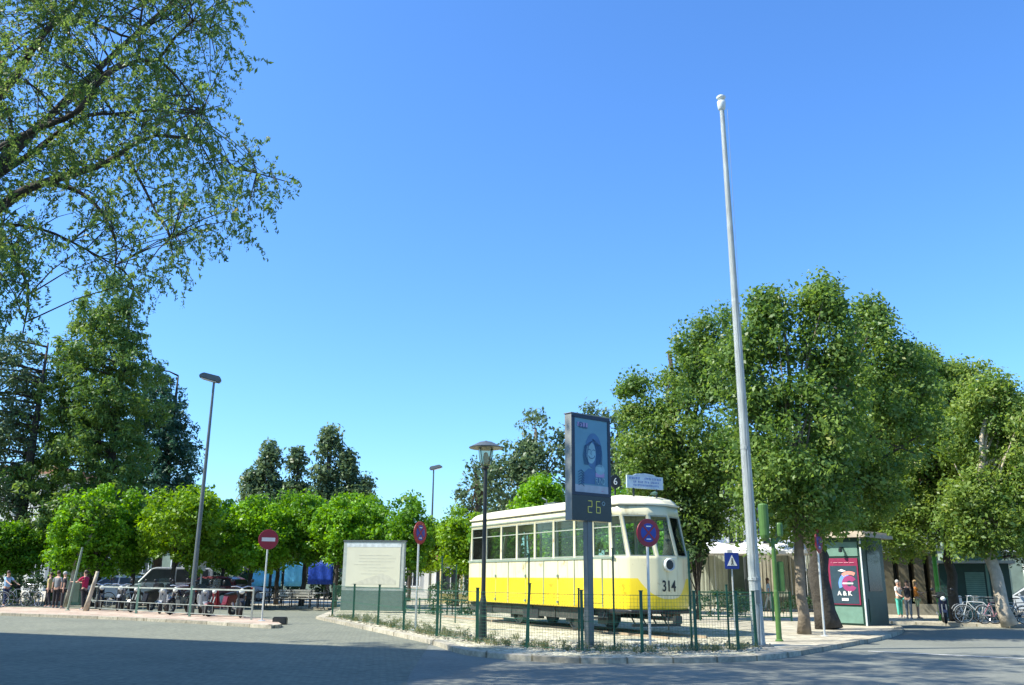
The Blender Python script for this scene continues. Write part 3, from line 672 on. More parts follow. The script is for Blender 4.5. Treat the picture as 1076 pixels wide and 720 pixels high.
# ------------------------------------------------------------------ traffic signs
def sign_post(name, label, u, v, vtop, utop, kind, face, r=.30, h=None, group=None, pr=.03):
    p = G(u, v, KZ); t = thing(name, label, 'traffic sign', p, face)
    zc = P(utop, vtop, p.y).z - KZ
    m = MB(); m.tube([(0,0,0),(0,0,zc+(.0 if kind!='cross' else .25))], pr, 10); m.lathe([(.12,0),(.12,.012),(.04,.03)],n=12); m.build('pole', M['steel'], t)
    if kind in ('noentry','nostop'):
        m = MB(); m.lathe([(r,-.055),(r+.004,-.045),(r+.004,-.035),(r,-.03)],(0,0,zc),36,axis='Y'); pl = m.build('plate', M['red'], t)
        if kind == 'noentry':
            m = MB(); m.box((0,-.058,zc),(r*1.35,.006,r*.38)); m.build('bar', nmat('sign_white', (.7,.66,.66), .5), pl)
        else:
            m = MB(); m.lathe([(r*.68,-.0595),(r*.68,-.055)],(0,0,zc),36,axis='Y'); m.build('disc', M['sblue'], pl)
            m = MB()
            for s in (-1,1): m.beam((-r*.5,-.062,zc-s*r*.5),(r*.5,-.0621-.001*s,zc+s*r*.5),.004,r*.13)
            m.build('cross', M['red'], pl)
            m = MB(); m.box((0,-.063,zc+r*.46),(r*.40,.004,r*.08)); m.box((0,-.063,zc-r*.46),(r*.40,.004,r*.08)); m.build('white_bars', M['white'], pl)
    else:
        m = MB(); m.box((0,-.04,zc),(.46,.03,.50)); pl = m.build('plate', M['sblue'], t, bevel=.01)
        m = MB(); m.prism([(-.16,zc-.15),(.16,zc-.15),(0,zc+.18)], -.056,-.060,'Y'); m.build('triangle', M['white'], pl)
        m = MB(); m.ball((.0,-.062,zc+.06),.022,8,6,1,.2,1); m.beam((0,-.063,zc+.03),(0,-.063,zc-.04),.006,.04); m.beam((0,-.0635,zc-.04),(-.035,-.0635,zc-.12),.006,.018); m.beam((0,-.0645,zc-.04),(.035,-.0645,zc-.12),.006,.018); m.build('walker', M['black'], pl)
    return t
sign_post('road_sign', 'red no entry sign on a thin pole at the tip of the left pavement', 275, 652.5, 567, 282, 'noentry', radians(22), .335)
sign_post('road_sign', 'blue and red no stopping sign facing the road in front of the tram nose', 683.5, 683.5, 560, 681, 'nostop', radians(27), .30)
sign_post('road_sign', 'no stopping sign seen nearly edge on beside the white information board', 436.5, 662, 560, 440, 'nostop', radians(62), .33, pr=.03)
sign_post('road_sign', 'no stopping sign seen edge on against the dark tree trunks on the right', 866.5, 668.5, 569, 859.5, 'nostop', radians(55), .33)
sign_post('road_sign', 'small square blue pedestrian crossing sign left of the flagpole', 772.5, 662, 589.5, 770.5, 'cross', radians(5), .2, pr=.025)

# ------------------------------------------------------------------ traffic light seen from behind
p = G(819,674,KZ); t = thing('traffic_light', 'green traffic light pole with two signal housings seen from behind', 'traffic light', p)
z1 = P(813,566,p.y).z-KZ
m = MB(); m.lathe([(.10,0),(.10,.03),(.07,.05),(.065,1.2),(.055,1.25),(.05,z1)],n=14); m.build('pole', M['lgreen'], t)
m = MB(); m.lathe([(.02,z1-.06),(.10,z1+.0),(.125,z1+.08),(.13,z1+.85),(.11,z1+.88),(.02,z1+.9)][::1],(-.20,0,0),14); so_ = m.build('signal_head', M['lgreen'], t)
for i in range(3):
    q = MB(); q.lathe([(.10,.10),(.11,.24),(.105,.24),(.095,.10)],(-.2,0,z1+.2+.27*i),14,axis='Y'); q.build('visor', M['black'], so_)
m = MB(); m.lathe([(.02,z1+.02),(.08,z1+.06),(.09,z1+.12),(.09,z1+.36),(.07,z1+.40),(.02,z1+.41)],(.19,.0,0),12); so_ = m.build('signal_head', M['lgreen'], t)
m = MB(); m.tube([(-.2,0,z1-.02),(-.08,0,z1-.1),(0,0,z1-.12),(.1,0,z1-.08),(.19,0,z1+.05)],.035); m.build('bracket', M['lgreen'], t)
m = MB(); m.box((.16,.06,z1-1.5+.55),(.16,.16,.75)); m.build('control_box', M['lgreen'], t, bevel=.02)
p = G(989,652,KZ); t = thing('traffic_light', 'slim bright green pole beside the dark parked scooter on the right', 'pole', p)
z2 = P(983,585,p.y).z-KZ
m = MB(); m.tube([(0,0,0),(0,0,z2)],.09,12); m.build('pole', nmat('vivid_green_paint', (.07,.36,.04), .4), t)
m = MB(); m.lathe([(.04,z2),(.13,z2+.04),(.14,z2+.9),(.05,z2+.95)],n=12); m.build('signal_head', M['lgreen'], t)

# ------------------------------------------------------------------ information board
pl_, pr_ = G(357,643.5,KZ), G(424,644,KZ); pc_ = (pl_+pr_)/2
t = thing('information_board', 'large white information board on a grey green base behind the fence', 'notice board', pc_, atan2(pr_.y-pl_.y, pr_.x-pl_.x)-radians(13))
wd = (pr_-pl_).length+.03; zb = P(390,621,pc_.y).z-KZ; zt = P(390,569,pc_.y).z-KZ
m = MB(); m.box((0,0,zb/2+.04),(wd,.28,zb-.08)); m.build('base', nmat('board_base', (.13,.18,.155), .6, grime=.3), t, bevel=.01)
m = MB(); m.box((0,0,(zb+zt)/2),(wd,.24,zt-zb)); m.build('cabinet', nmat('board_frame', (.38,.42,.37), .5), t, bevel=.015)
m = MB(); m.box((0,-.13,(zb+zt)/2-.05),(wd-.34,.016,zt-zb-.42)); bo = m.build('panel', nmat('faded_paper', (.60,.59,.44), .6, 0, .04, 2), t)
m = MB(); m.box((0,-.13,zt-.17),(wd-.3,.015,.16)); m.build('header', nmat('faded_header', (.55,.60,.58), .6, 0, .2, 6), t)
m = MB(); m.box((0,0,zt+.02),(wd+.06,.3,.05)); m.build('top_rail', M['grey'], t)
m = MB(); rs = random.Random(5)
for i in range(7): m.box((rs.uniform(-.3,.3),-.140,(zb+zt)/2+.45-.13*i),(rs.uniform(.8,1.7),.004,.02))
m.prism([(-1.0,zb+.28),(-.2,zb+.55),(.35,zb+.72),(.7,zb+.66),(1.05,zb+.45),(1.05,zb+.28)],-.139,-.143,'Y')
m.build('faded_print', nmat('faded_ink', (.54,.53,.41), .6), bo)

# ------------------------------------------------------------------ railing in front of the bikes
t = thing('bike_railing', 'pale metal railing along the left pavement in front of the parked motorbikes', 'railing')
rp = [G(93,641.5,KZ), G(143,644.8,KZ), G(199,648,KZ), G(264,651.5,KZ)]
rh = .98; M['railgrey'] = nmat('dull_rail_paint', (.30,.33,.29), .6, 0, .2, 6)
for i, p in enumerate(rp):
    m = MB(); m.beam((0,0,0),(0,0,rh+.1),.075 if i in (1,2) else .055); m.build('post', M['kpale'] if i in (1,2) else M['railgrey'], t, loc=p)
for a, b_ in zip(rp[:-1], rp[1:]):
    m = MB(); up = Vector((0,0,1)); m.beam(a+up*rh, b_+up*rh, .045, .05); m.beam(a+up*.42, b_+up*.42, .022); m.beam(a+up*.12, b_+up*.12, .022)
    for j in range(1, 8): q = a.lerp(b_, j/8); m.beam(q+up*.12, q+up*.42, .014)
    m.build('rail', M['railgrey'], t)
# leaning green post and thin leaning trunk
m = MB(); m.tube([(0,0,0),(.23,0,2.2),(.27,0,2.6)],[.05,.05,.04],10); m.lathe([(.1,0),(.1,.02),(.05,.04)],n=10); o = m.build('leaning_post', M['sage']); o.location = G(71,641.5,KZ)
tag(o, 'leaning olive green post on the pavement left of the red shirted man', 'post')
# ------------------------------------------------------------------ buildings
def part_box(parent, name, mat, c, d, **k):
    m = MB(); m.box(c, d); return m.build(name, mat, parent, **k)
def building(name, label, cat, x0, x1, y0, y1, h, wall, floors=2, nw=5, roof=None, wmat=None, group=None, faces=('front',), door=True, wh=1.5, ww=1.1, base=.0):
    t = thing(name, label, cat, ((x0+x1)/2, (y0+y1)/2, base), 0, group)
    w, d = x1-x0, y1-y0
    part_box(t, 'wall', wall, (0,0,h/2), (w,d,h))
    r = MB(); r.box((0,0,h+.12),(w+.5,d+.5,.24)); r.box((0,0,h+.5),(w-.2,d-.2,.5)); r.build('roof', roof or M['terracotta'], t)
    fh = h/floors
    def win(px_, py_, z, rot):
        m = MB(); c, s = cos(rot), sin(rot)
        def q(x, y): return (px_+c*x-s*y, py_+s*x+c*y)
        for (xx, zz, dx, dz) in ((-ww/2,0,.08,wh),(ww/2,0,.08,wh),(0,wh/2,ww+.08,.08),(0,-wh/2,ww+.2,.1),(0,0,.05,wh)):
            m.box((*q(xx,-.03), z+zz),(dx,.10,dz), rz=rot)
        f = m.build('window', M['white'], t)
        g = MB(); g.box((*q(0,-.004), z),(ww-.08,.02,wh-.08), rz=rot); g.build('pane', M['dglass'] if False else M['winpane'], f)
    for fl in range(floors):
        z = fh*(fl+.55)
        if 'front' in faces:
            for i in range(nw): win(-w/2+w*(i+.5)/nw, -d/2, z, 0)
        if 'right' in faces:
            k = max(2, int(d/3.2))
            for i in range(k): win(w/2, -d/2+d*(i+.5)/k, z, pi/2)
    m = MB()
    for fl in range(1, floors): m.box((0,-d/2-.04,fh*fl),(w,.08,.14))
    if floors > 1: m.build('string_course', M['white'], t)
    return t
M['winpane'] = nmat('reflective_pane', (.04,.05,.055), .12, 0, .2, 3)
# apartment house left of the frame: its shadow lies over the foreground road
apt = building('apartment_block', 'tall pale apartment block beside the road, left of the square', 'building', -13, 13, -10, 10, 20.0, M['offwhite'], 6, 7, faces=('right','front'))
apt.rotation_euler.z = radians(-20); apt.location = Vector((-16.4,15.1,0)) - Matrix.Rotation(radians(-20),3,'Z') @ Vector((13.25,10.25,0))
# white building beyond the right-hand trees
def PX(u, Y): return P(u, 610, Y).x
b1 = building('white_building', 'bright white two storey building behind the parasols and big trees on the right', 'building', PX(722,62), PX(1010,62), 62, 74, 8.6, M['whitewall'], 3, 8, M['terracotta'])
b2 = building('low_house', 'long low cream house seen between the orange trees and the tram rear', 'building', PX(418,72), PX(512,72), 72, 82, 3.1, M['offwhite'], 1, 3)
b3 = building('low_house', 'ochre yellow low house wall just left of the tram rear', 'building', PX(462,56), PX(508,56), 56, 62, 2.7, M['yellow'], 1, 2)
b4 = building('brick_kiosk', 'small reddish brick kiosk behind the cyclists at the far left', 'kiosk', PX(50,52), PX(76,52), 52, 56, 3.3, M['brown'], 1, 1, M['terracotta'])
b5 = building('far_house', 'pale house glimpsed through the trees at the far left', 'building', PX(-60,85), PX(46,85), 85, 95, 11, M['offwhite'], 3, 5)
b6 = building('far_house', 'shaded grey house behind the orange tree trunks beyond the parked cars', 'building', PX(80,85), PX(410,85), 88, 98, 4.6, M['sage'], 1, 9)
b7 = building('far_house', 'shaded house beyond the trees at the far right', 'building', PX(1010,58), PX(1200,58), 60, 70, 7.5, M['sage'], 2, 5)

# grey green cabinet at far left
p = G(42,637.5,KZ)+Vector((0,3,0)); t = thing('street_cabinet', 'grey green upright cabinet between the left trees', 'cabinet', p, radians(12))
part_box(t, 'body', M['kpale'], (0,0,1.0), (.9,.5,2.0), bevel=.02); part_box(t, 'door', M['sage'], (0,-.26,1.0), (.75,.03,1.7)); part_box(t, 'cap', M['sage'], (0,0,2.04), (1.0,.6,.08))

# blue tarpaulin screens
p = Vector((0,0,0))
t = thing('blue_screen', 'blue tarpaulin screens hung between the orange tree trunks behind the cafe chairs', 'screen')
Yb = 53
def tarp(u0, u1, v0, v1, mat, Y=Yb):
    a, b_ = P(u0,(v0+v1)/2,Y), P(u1,(v0+v1)/2,Y); z1 = P(u0,v0,Y).z; z0 = max(KZ+.05, P(u0,v1,Y).z)
    n_ = 14; m = MB(); vs = []; fs = []
    for j in range(5):
        for i in range(n_+1):
            x = a.x+(b_.x-a.x)*i/n_; z = z0+(z1-z0)*j/4; y = Y+.02*sin(i*1.3+j*.6)+.01*sin(i*3.1)
            vs.append((x,y,z)); 
    for j in range(4):
        for i in range(n_): k = j*(n_+1)+i; fs.append((k,k+1,k+n_+2,k+n_+1))
    m.add(vs, fs); o = m.build('tarpaulin', mat, t, smooth=True); md = o.modifiers.new('t','SOLIDIFY'); md.thickness = .012
for (u0,u1,v0,v1,mt) in ((265,283,590,616,'blue'),(286,296,591,616,'blue'),(299,319,590,616,'blue'),(324,350,589,614,'dblue')): tarp(u0,u1,v0,v1,M[mt])
m = MB()
for u in (264,284.5,297.5,321,351): x = P(u,600,Yb).x; m.beam((x,Yb+.12,0),(x,Yb+.12,P(u,588,Yb).z),.09)
for z in (.7,1.2,P(300,589,Yb).z): m.beam((P(263,600,Yb).x,Yb+.14,z),(P(352,600,Yb).x,Yb+.14,z),.06)
m.build('frame', M['dark'], t)

# cafe terrace: canvas panels, posts, beams; parasols stand in front
Yc = 50
t = thing('cafe_pavilion', 'long cafe terrace with beige and grey green canvas walls under the parasols', 'pavilion')
zt = P(800,577,Yc).z
def pan(u0, u1, mat, name='canvas_panel', z0=.3, dy=0):
    a, b_ = PX(u0,Yc), PX(u1,Yc); m = MB(); k = 12; vs = []; fs = []
    for j, z in enumerate((z0, (z0+zt)/2, zt)):
        for i in range(k+1): vs.append((a+(b_-a)*i/k, Yc+dy+.012*sin(i*2.3)*(1 if j==1 else .5), z))
    for j in range(2):
        for i in range(k): q = j*(k+1)+i; fs.append((q,q+1,q+k+2,q+k+1))
    m.add(vs, fs); o = m.build(name, mat, t); md = o.modifiers.new('t','SOLIDIFY'); md.thickness = .02
for (a, b_, mt) in ((727,745,'canvas'),(746,765,'canvas'),(798,815,'beige'),(816,829,'canvas'),(830,846,'beige'),(848,858,'canvas')): pan(a, b_, M[mt])
m = MB()
for u in (726,745.5,765.5,784,797.5,815.5,829.5,847,859): x = PX(u,Yc); m.beam((x,Yc+.1,0),(x,Yc+.1,zt+.1),.10)
m.beam((PX(724,Yc),Yc+.1,zt+.1),(PX(861,Yc),Yc+.1,zt+.1),.12,.2); m.build('frame', M['grey'], t)
m = MB(); m.box(((PX(724,Yc)+PX(861,Yc))/2,Yc+3.5,zt+.25),(PX(861,Yc)-PX(724,Yc)+.6,7,.12)); m.build('roof', M['beige'], t)
m = MB(); m.box(((PX(724,Yc)+PX(861,Yc))/2,Yc+6.5,zt/2),(PX(861,Yc)-PX(724,Yc),.1,zt)); m.build('back_wall', M['sage'], t)
m = MB(); m.box(((PX(800,Yc)+PX(861,Yc))/2,Yc-.06,.45),(PX(858,Yc)-PX(800,Yc),.08,.62)); m.build('low_wall', M['beige'], t)
def parasol(u, Y, label, r=2.1):
    x = PX(u,Y); t = thing('parasol', label, 'parasol', (x,Y,KZ), random.uniform(0,1), 'white parasols at the cafe')
    zt_ = P(u,569,Y).z - KZ
    m = MB(); m.tube([(0,0,0),(0,0,zt_)],.03,8); m.lathe([(.3,0),(.3,.08),(.05,.12)],n=12); m.build('pole', M['steel'], t)
    m = MB(); vs = [(0,0,zt_)]; k = 8
    for j, (rr_, dz) in enumerate(((.5,-.22),(1,-.5),(1.0,-.68))):
        for i in range(k): a = 2*pi*i/k; vs.append((r*rr_*cos(a), r*rr_*sin(a), zt_+dz))
    fs = [(0,1+i,1+(i+1)%k) for i in range(k)] + [(1+j*k+i,1+(j+1)*k+i,1+(j+1)*k+(i+1)%k,1+j*k+(i+1)%k) for j in range(2) for i in range(k)]
    m.add(vs, fs); o = m.build('canopy', M['whitewall'], t); md = o.modifiers.new('t','SOLIDIFY'); md.thickness = .015
    m = MB()
    for i in range(k): a = 2*pi*i/k; m.beam((0,0,zt_-.06),(r*cos(a)*.98,r*sin(a)*.98,zt_-.55),.02)
    m.build('rib', M['steel'], t)
parasol(752, 48, 'white cafe parasol nearest the tram, left of the flagpole'); parasol(790, 47.5, 'white cafe parasol right behind the flagpole'); parasol(832, 48, 'white cafe parasol just left of the ochre tree trunk')

# kiosk with poster
pA, pB = G(868,655,KZ), G(909,657,KZ); Yk = 33
xl, xr = PX(868,Yk), PX(906,Yk); hk = P(890,566,Yk).z-KZ
t = thing('newspaper_kiosk', 'dark green street kiosk with a pink framed poster on its front', 'kiosk', (xl+.05,Yk,KZ), radians(-45)); wk = (xr-xl)+.05; dk = 1.8
part_box(t, 'body', M['kgreen'], (wk/2+.0,dk/2,hk/2), (wk,dk,hk), bevel=.02)
m = MB(); m.box((wk/2+.05,dk/2,hk+.06),(wk+.5,dk+.6,.12)); m.box((wk/2+.05,dk/2,hk+.16),(wk+.2,dk+.3,.12)); m.build('roof', nmat('kiosk_roof_edge', (.42,.36,.28), .7, 0, .2), t)
zp0, zp1 = P(885,635,Yk).z-KZ, P(885,587,Yk).z-KZ
part_box(t, 'upper_panel', M['kpale'], (wk/2-.05,-.012,(zp1+hk-.12)/2+.02), (wk-.2,.03,hk-.22-zp1))
part_box(t, 'lower_panel', M['kpale'], (wk/2-.05,-.012,zp0/2+.0), (wk-.2,.03,zp0-.14))
m = MB(); m.beam((wk-.03,-.03,0),(wk-.03,-.03,hk),.05); m.beam((.02,-.03,0),(.02,-.03,hk),.05); m.build('corner_trim', M['galv'], t)
def P2(parts, mat, y, name, parent):
    m = MB()
    for q in parts: m.prism(q, y, y-.004, 'Y')
    return m.build(name, mat, parent)
pink = nmat('poster_pink', (.24,.025,.07), .4); pcx = wk/2-.05; pw2 = (wk-.26)/2; zc = (zp0+zp1)/2; phh = (zp1-zp0)/2
pf = P2([rect(pcx-pw2,zp0,pcx+pw2,zp1)], pink, -.028, 'poster', t)
P2([rect(pcx-pw2+.07,zp0+.03,pcx+pw2-.05,zp1-.27)], nmat('poster_dark', (.03,.06,.08), .4), -.034, 'poster_field', pf)
def arc(cx, cz, r0, r1, a0, a1, n=14): return [(cx+r0*cos(a0+(a1-a0)*i/n), cz+r0*sin(a0+(a1-a0)*i/n)) for i in range(n+1)] + [(cx+r1*cos(a1-(a1-a0)*i/n), cz+r1*sin(a1-(a1-a0)*i/n)) for i in range(n+1)]
P2([arc(pcx+.22,zc-.1,.42,.30,radians(95),radians(200))], nmat('poster_blue', (.15,.32,.75), .4), -.040, 'arc_blue', pf)
P2([arc(pcx+.22,zc-.1,.45,.33,radians(60),radians(130))], nmat('poster_coral', (.80,.28,.22), .4), -.042, 'arc_red', pf)
P2([arc(pcx+.20,zc-.08,.28,.10,radians(30),radians(330))], nmat('poster_plum', (.30,.05,.15), .4), -.0395, 'arc_plum', pf)
P2([rect(pcx-.05,zc-.1,pcx+.34,zc-.05),[(pcx-.2,zc+.36),(pcx-.05,zc+.42),(pcx+.12,zc+.35),(pcx-.05,zc+.33)], rect(pcx-.12,zp0+.13,pcx+.12,zp0+.22)], M['white'], -.047, 'white_marks', pf)
text('A & K', .21, M['white'], pf, (pcx,-.05,zp0+.38), (pi/2,0,0), bold=.006)
text('· — — — —', .16, nmat('pale_pink', (.8,.5,.55), .5), pf, (pcx,-.05,zp1-.15), (pi/2,0,0))
m = MB(); m.box((wk/2,-.12,hk-.35),(.06,.2,.05)); m.lathe([(.02,hk-.52),(.07,hk-.5),(.06,hk-.38)],(wk/2,-.22,0),10); m.build('spot_lamp', M['black'], t)
m = MB(); m.box((wk+.005,dk/2,hk*.66),(.03,1.1,hk*.55)); m.build('side_window', M['winpane'], t)
m = MB(); m.box((wk+.005,dk/2,hk*.17),(.03,dk-.4,hk*.26)); m.build('side_panel', M['kgreen'], t)
# long low building with pale lintel
Yl = 44; xl, xr = PX(925,Yl), PX(990,Yl); hl_ = P(955,578,Yl).z
t = thing('market_pavilion', 'long low shaded pavilion with a pale lintel and beige columns behind the three women', 'pavilion', (xl,Yl,KZ), radians(-4))
wl = xr-xl
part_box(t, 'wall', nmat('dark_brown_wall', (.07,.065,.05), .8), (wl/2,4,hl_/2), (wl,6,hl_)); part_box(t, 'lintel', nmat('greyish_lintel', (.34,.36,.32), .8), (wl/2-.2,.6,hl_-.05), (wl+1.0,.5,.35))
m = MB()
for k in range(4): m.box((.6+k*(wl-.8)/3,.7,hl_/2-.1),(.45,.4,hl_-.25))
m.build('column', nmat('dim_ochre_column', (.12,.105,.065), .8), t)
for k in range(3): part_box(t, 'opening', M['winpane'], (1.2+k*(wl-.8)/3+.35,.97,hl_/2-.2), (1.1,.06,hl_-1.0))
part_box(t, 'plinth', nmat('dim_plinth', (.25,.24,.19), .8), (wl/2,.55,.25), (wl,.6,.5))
# green kiosk on the right with shutter
Yg = 39.5; xl, xr = PX(984,Yg), PX(1048,Yg); hg = P(1015,592,Yg).z-KZ
t = thing('green_kiosk', 'dark green kiosk with a pale roller shutter behind the parked bicycles', 'kiosk', (xl+.3,Yg+.3,KZ), radians(-26)); wg = (xr-xl)*1.02
part_box(t, 'body', M['kgreen'], (wg/2,1.5,hg/2), (wg,3,hg), bevel=.02); part_box(t, 'roof', nmat('kiosk_cap', (.38,.40,.36), .6), (wg/2,1.4,hg+.05), (wg+.5,3.6,.12)); part_box(t, 'roof_crown', M['kpale'], (wg/2,1.5,hg+.35), (wg-.4,2.4,.5), bevel=.05)
xs0, xs1 = PX(1008,Yg)-xl, PX(1026,Yg)-xl
m = MB(); 
for k in range(22): m.box(((xs0+xs1)/2,-.02,.12+k*(hg-.45)/22),(xs1-xs0,.05,(hg-.45)/22*.86))
m.build('roller_shutter', M['kpale'], t); part_box(t, 'door_post', M['kpale'], (xs1+.12,-.03,hg/2), (.1,.08,hg-.1))

# hedges
# ------------------------------------------------------------------ people
DG = None
def skinned(name, joints, edges, mat, parent, root=0, sub=2):
    me = bpy.data.meshes.new(name); me.from_pydata([j[:3] for j in joints], edges, []); o = bpy.data.objects.new(name, me); col.objects.link(o)
    md = o.modifiers.new('skin', 'SKIN'); md.use_smooth_shade = True
    sk = me.skin_vertices[0].data
    for i, j in enumerate(joints):
        r = j[3]; sk[i].radius = (r if isinstance(r, tuple) else (r, r)); sk[i].use_root = (i == root)
    s2 = o.modifiers.new('sub', 'SUBSURF'); s2.levels = sub; s2.render_levels = sub
    dg = bpy.context.evaluated_depsgraph_get(); ev = o.evaluated_get(dg); m2 = bpy.data.meshes.new_from_object(ev)
    o.modifiers.clear(); o.data = m2; m2.name = name; m2.materials.clear(); m2.materials.append(mat); bpy.data.meshes.remove(me)
    m2.polygons.foreach_set('use_smooth', [True]*len(m2.polygons))
    if parent: o.parent = parent
    return o
def person(label, loc, rz, shirt, legs, h=1.7, skin='skin', hair='hairb', long_hair=False, stride=.0, lean=0, arml=(-.05,0), armr=(-.05,0), bottoms='long', group=None, woman=False, headturn=0, bend=0):
    """faces local -y; arm angles: (shoulder swing forward, elbow bend) in radians"""
    k = h/1.7; t = thing('person', label, 'person', loc, rz, group)
    sw = .165 if woman else .195
    hip = Vector((0,0,.90)); fwd = lambda a, L: Vector((0,-sin(a)*L,-cos(a)*L))
    def up(L, a=lean): return Vector((0,-sin(a)*L, cos(a)*L))
    waist = hip+up(.14); chest = waist+up(.22, lean+bend); neck0 = chest+up(.17, lean+bend); neck = neck0+up(.06, lean+bend); head0 = neck+up(.05,(lean+bend)*.6); head1 = head0+up(.09,(lean+bend)*.5)
    J = []; E_ = []
    def add(p, r, par=None):
        J.append((p.x*k,p.y*k,p.z*k, tuple(q*k for q in r) if isinstance(r, tuple) else r*k)); i = len(J)-1
        if par is not None: E_.append((par, i))
        return i
    a = add(hip, (.15,.11)); b_ = add(waist, (.13,.095), a); c = add(chest, (.16,.11), b_); d = add(neck0, (.10,.075), c); e = add(neck, .05, d); f = add(head0, (.068,.075), e); g = add(head1, (.075,.09), f); g2 = add(head1+up(.085,0), (.055,.065), g)
    legsJ = []
    for s, st in ((-1, stride), (1, -stride)):
        h0 = hip+Vector((s*.09,0,-.05)); i0 = add(h0, .085, a); kn = h0+fwd(st, .40); i1 = add(kn, .058, i0); kb = st*.3 - abs(st)*.5
        an = kn+fwd(kb, .39); an.z = max(an.z, .07); i2 = add(an, .04, i1); toe = add(an+Vector((0,-.13,-.045)), (.04,.028), i2); legsJ.append((h0,kn,an))
    armsJ = []
    for s, (sh, el) in ((-1, arml), (1, armr)):
        s0 = neck0+Vector((s*sw,0,-.03)); i0 = add(s0, .05, d); eb = s0+fwd(sh, .28)+Vector((s*.045,0,0)); i1 = add(eb, .038, i0); wr = eb+fwd(sh+el, .25); i2 = add(wr, .026, i1); pa = wr+fwd(sh+el,.06); i3 = add(pa, (.034,.02), i2)
        fd = fwd(sh+el+.25, 1)
        for q in range(4):
            st_ = pa+Vector((s*0,0,0))+Vector((.0,0,0))+Vector(((q-1.5)*.017,0,0))+fd*.02; j = add(st_, .0095, i3); add(st_+fd*(.062+.008*(1 if q in (1,2) else -1)), .007, j)
        j = add(wr+Vector((-s*.03,-.012,0))+fd*.03, .011, i2); add(wr+Vector((-s*.038,-.02,0))+fd*.07, .008, j)
        armsJ.append((s0,eb,wr))
    body = skinned('body', J, E_, M[skin], t)
    # nose, ears, mouth, eyes
    m = MB(); hc_ = head1*k; m.ball((hc_.x,hc_.y-.098*k,hc_.z-.01*k),.014*k,8,6)
    for s in (-1,1): m.ball((s*.078*k,hc_.y,hc_.z),.02*k,8,6,.4,1)
    m.build('nose_and_ears', M[skin], body, smooth=True)
    m = MB()
    for s in (-1,1): m.ball((s*.03*k,hc_.y-.088*k,hc_.z+.018*k),.008*k,8,6)
    m.box((0,hc_.y-.088*k,hc_.z-.045*k),(.04*k,.006,.007*k)); m.build('eyes_and_mouth', M['black'], body)
    # hair
    m = MB(); m.ball((0,hc_.y+.02*k,hc_.z+.045*k),.095*k,14,10,.92,1.05,1.05)
    if long_hair: m.lathe([(.03,-.30),(.07,-.22),(.085,-.1),(.085,0),(.05,.05)],(0,hc_.y+.055*k,hc_.z),12,1,.6)
    m.build('hair', M[hair], t, smooth=True)
    # shirt
    J2, J = J, []; E2, E_ = E_, []
    a = add(hip+up(.0), (.162,.122)); b_ = add(waist, (.145,.11), a); c = add(chest, (.175,.125), b_); d = add(neck0, (.11,.088), c); add(neck0+up(.03,lean+bend), .065, d)
    for s, (s0, eb, wr) in zip((-1,1), armsJ): i0 = add(s0, .062, d); add(s0.lerp(eb,.75), .052, i0)
    skinned('shirt', J, E_, shirt, t)
    J, E_ = [], []
    if bottoms == 'skirt':
        m = MB(); m.lathe([(.15*k,.98*k),(.17*k,.88*k),(.20*k,.6*k),(.24*k,.35*k),(.235*k,.34*k)],(0,0,0),18,1,.8); m.build('skirt', legs, t, smooth=True)
    else:
        a = add(hip+Vector((0,0,.04)), (.158,.118)); 
        for (h0,kn,an) in legsJ:
            i0 = add(h0, .098, a); i1 = add(kn if bottoms=='long' else h0.lerp(kn,.85), .072, i0)
            if bottoms == 'long': add(an+Vector((0,0,.03)), .055, i1)
        skinned('trousers', J, E_, legs, t)
    m = MB()
    for (h0,kn,an) in legsJ: m.box((an.x*k,an.y*k-.05*k,(an.z-.045)*k),(.09*k,.25*k,.06*k))
    m.build('shoes', M['shoe'], t, bevel=.015)
    return t
M['shoe'] = nmat('shoe', (.35,.34,.33), .7)
K = Vector((0,0,0))
navy = cloth('navy_cloth',(.02,.035,.09)); dkc = cloth('charcoal_cloth',(.03,.03,.035)); jeans = cloth('jeans',(.05,.08,.20)); redc = cloth('crimson_cloth',(.42,.02,.07))
lblue = cloth('light_blue_cloth',(.30,.48,.68)); whitec = cloth('white_cloth',(.72,.72,.70)); orange = cloth('orange_cloth',(.70,.25,.04)); mint = cloth('mint_cloth',(.10,.50,.38)); khaki = cloth('khaki_cloth',(.48,.40,.16)); creamc = cloth('cream_cloth',(.62,.60,.30)); blueb = cloth('cobalt_cloth',(.05,.08,.45)); grayc = cloth('grey_cloth',(.2,.22,.23))
def at(u, v): return G(u, v, KZ)
person('man in light blue shirt wheeling a bicycle at the left edge', at(4,637.8)+K, radians(70), lblue, navy, 1.56, arml=(.9,.2), armr=(.9,.2), stride=.25)
person('person in khaki top at the far left, walking beside a group in dark clothes', at(49,638.5), radians(-95), khaki, dkc, 1.5, stride=.3, arml=(.3,.4), armr=(-.3,.3), woman=True)
person('person in grey jacket and black trousers, left of the leaning green post', at(57,639), radians(170), grayc, dkc, 1.58)
person('person in black standing next to the leaning green post', at(64,639.5), radians(120), dkc, dkc, 1.54, hair='hairg')
person('man in crimson shirt and dark trousers leaning on the slanting trunk by the railing', at(86,641), radians(-110), redc, dkc, 1.6, lean=-.02, bend=.12, arml=(.7,.9), armr=(.9,.7), stride=.18)
person('woman in white top and mint green trousers, leftmost of the three by the pavilion', at(946.5,649), radians(20), whitec, mint, 1.55, hair='hairg', arml=(.4,.7), woman=True)
person('woman in dark top holding her arms up, middle of the three by the pavilion', at(956,650), radians(-35), dkc, grayc, 1.53, long_hair=True, arml=(1.3,1.5), armr=(1.2,1.6), woman=True)
person('woman in orange top and pale yellow shorts, rightmost of the three by the pavilion', at(965.5,650), radians(60), orange, creamc, 1.55, hair='hairy', long_hair=True, arml=(.5,1.2), armr=(.3,.6), bottoms='shorts', woman=True)
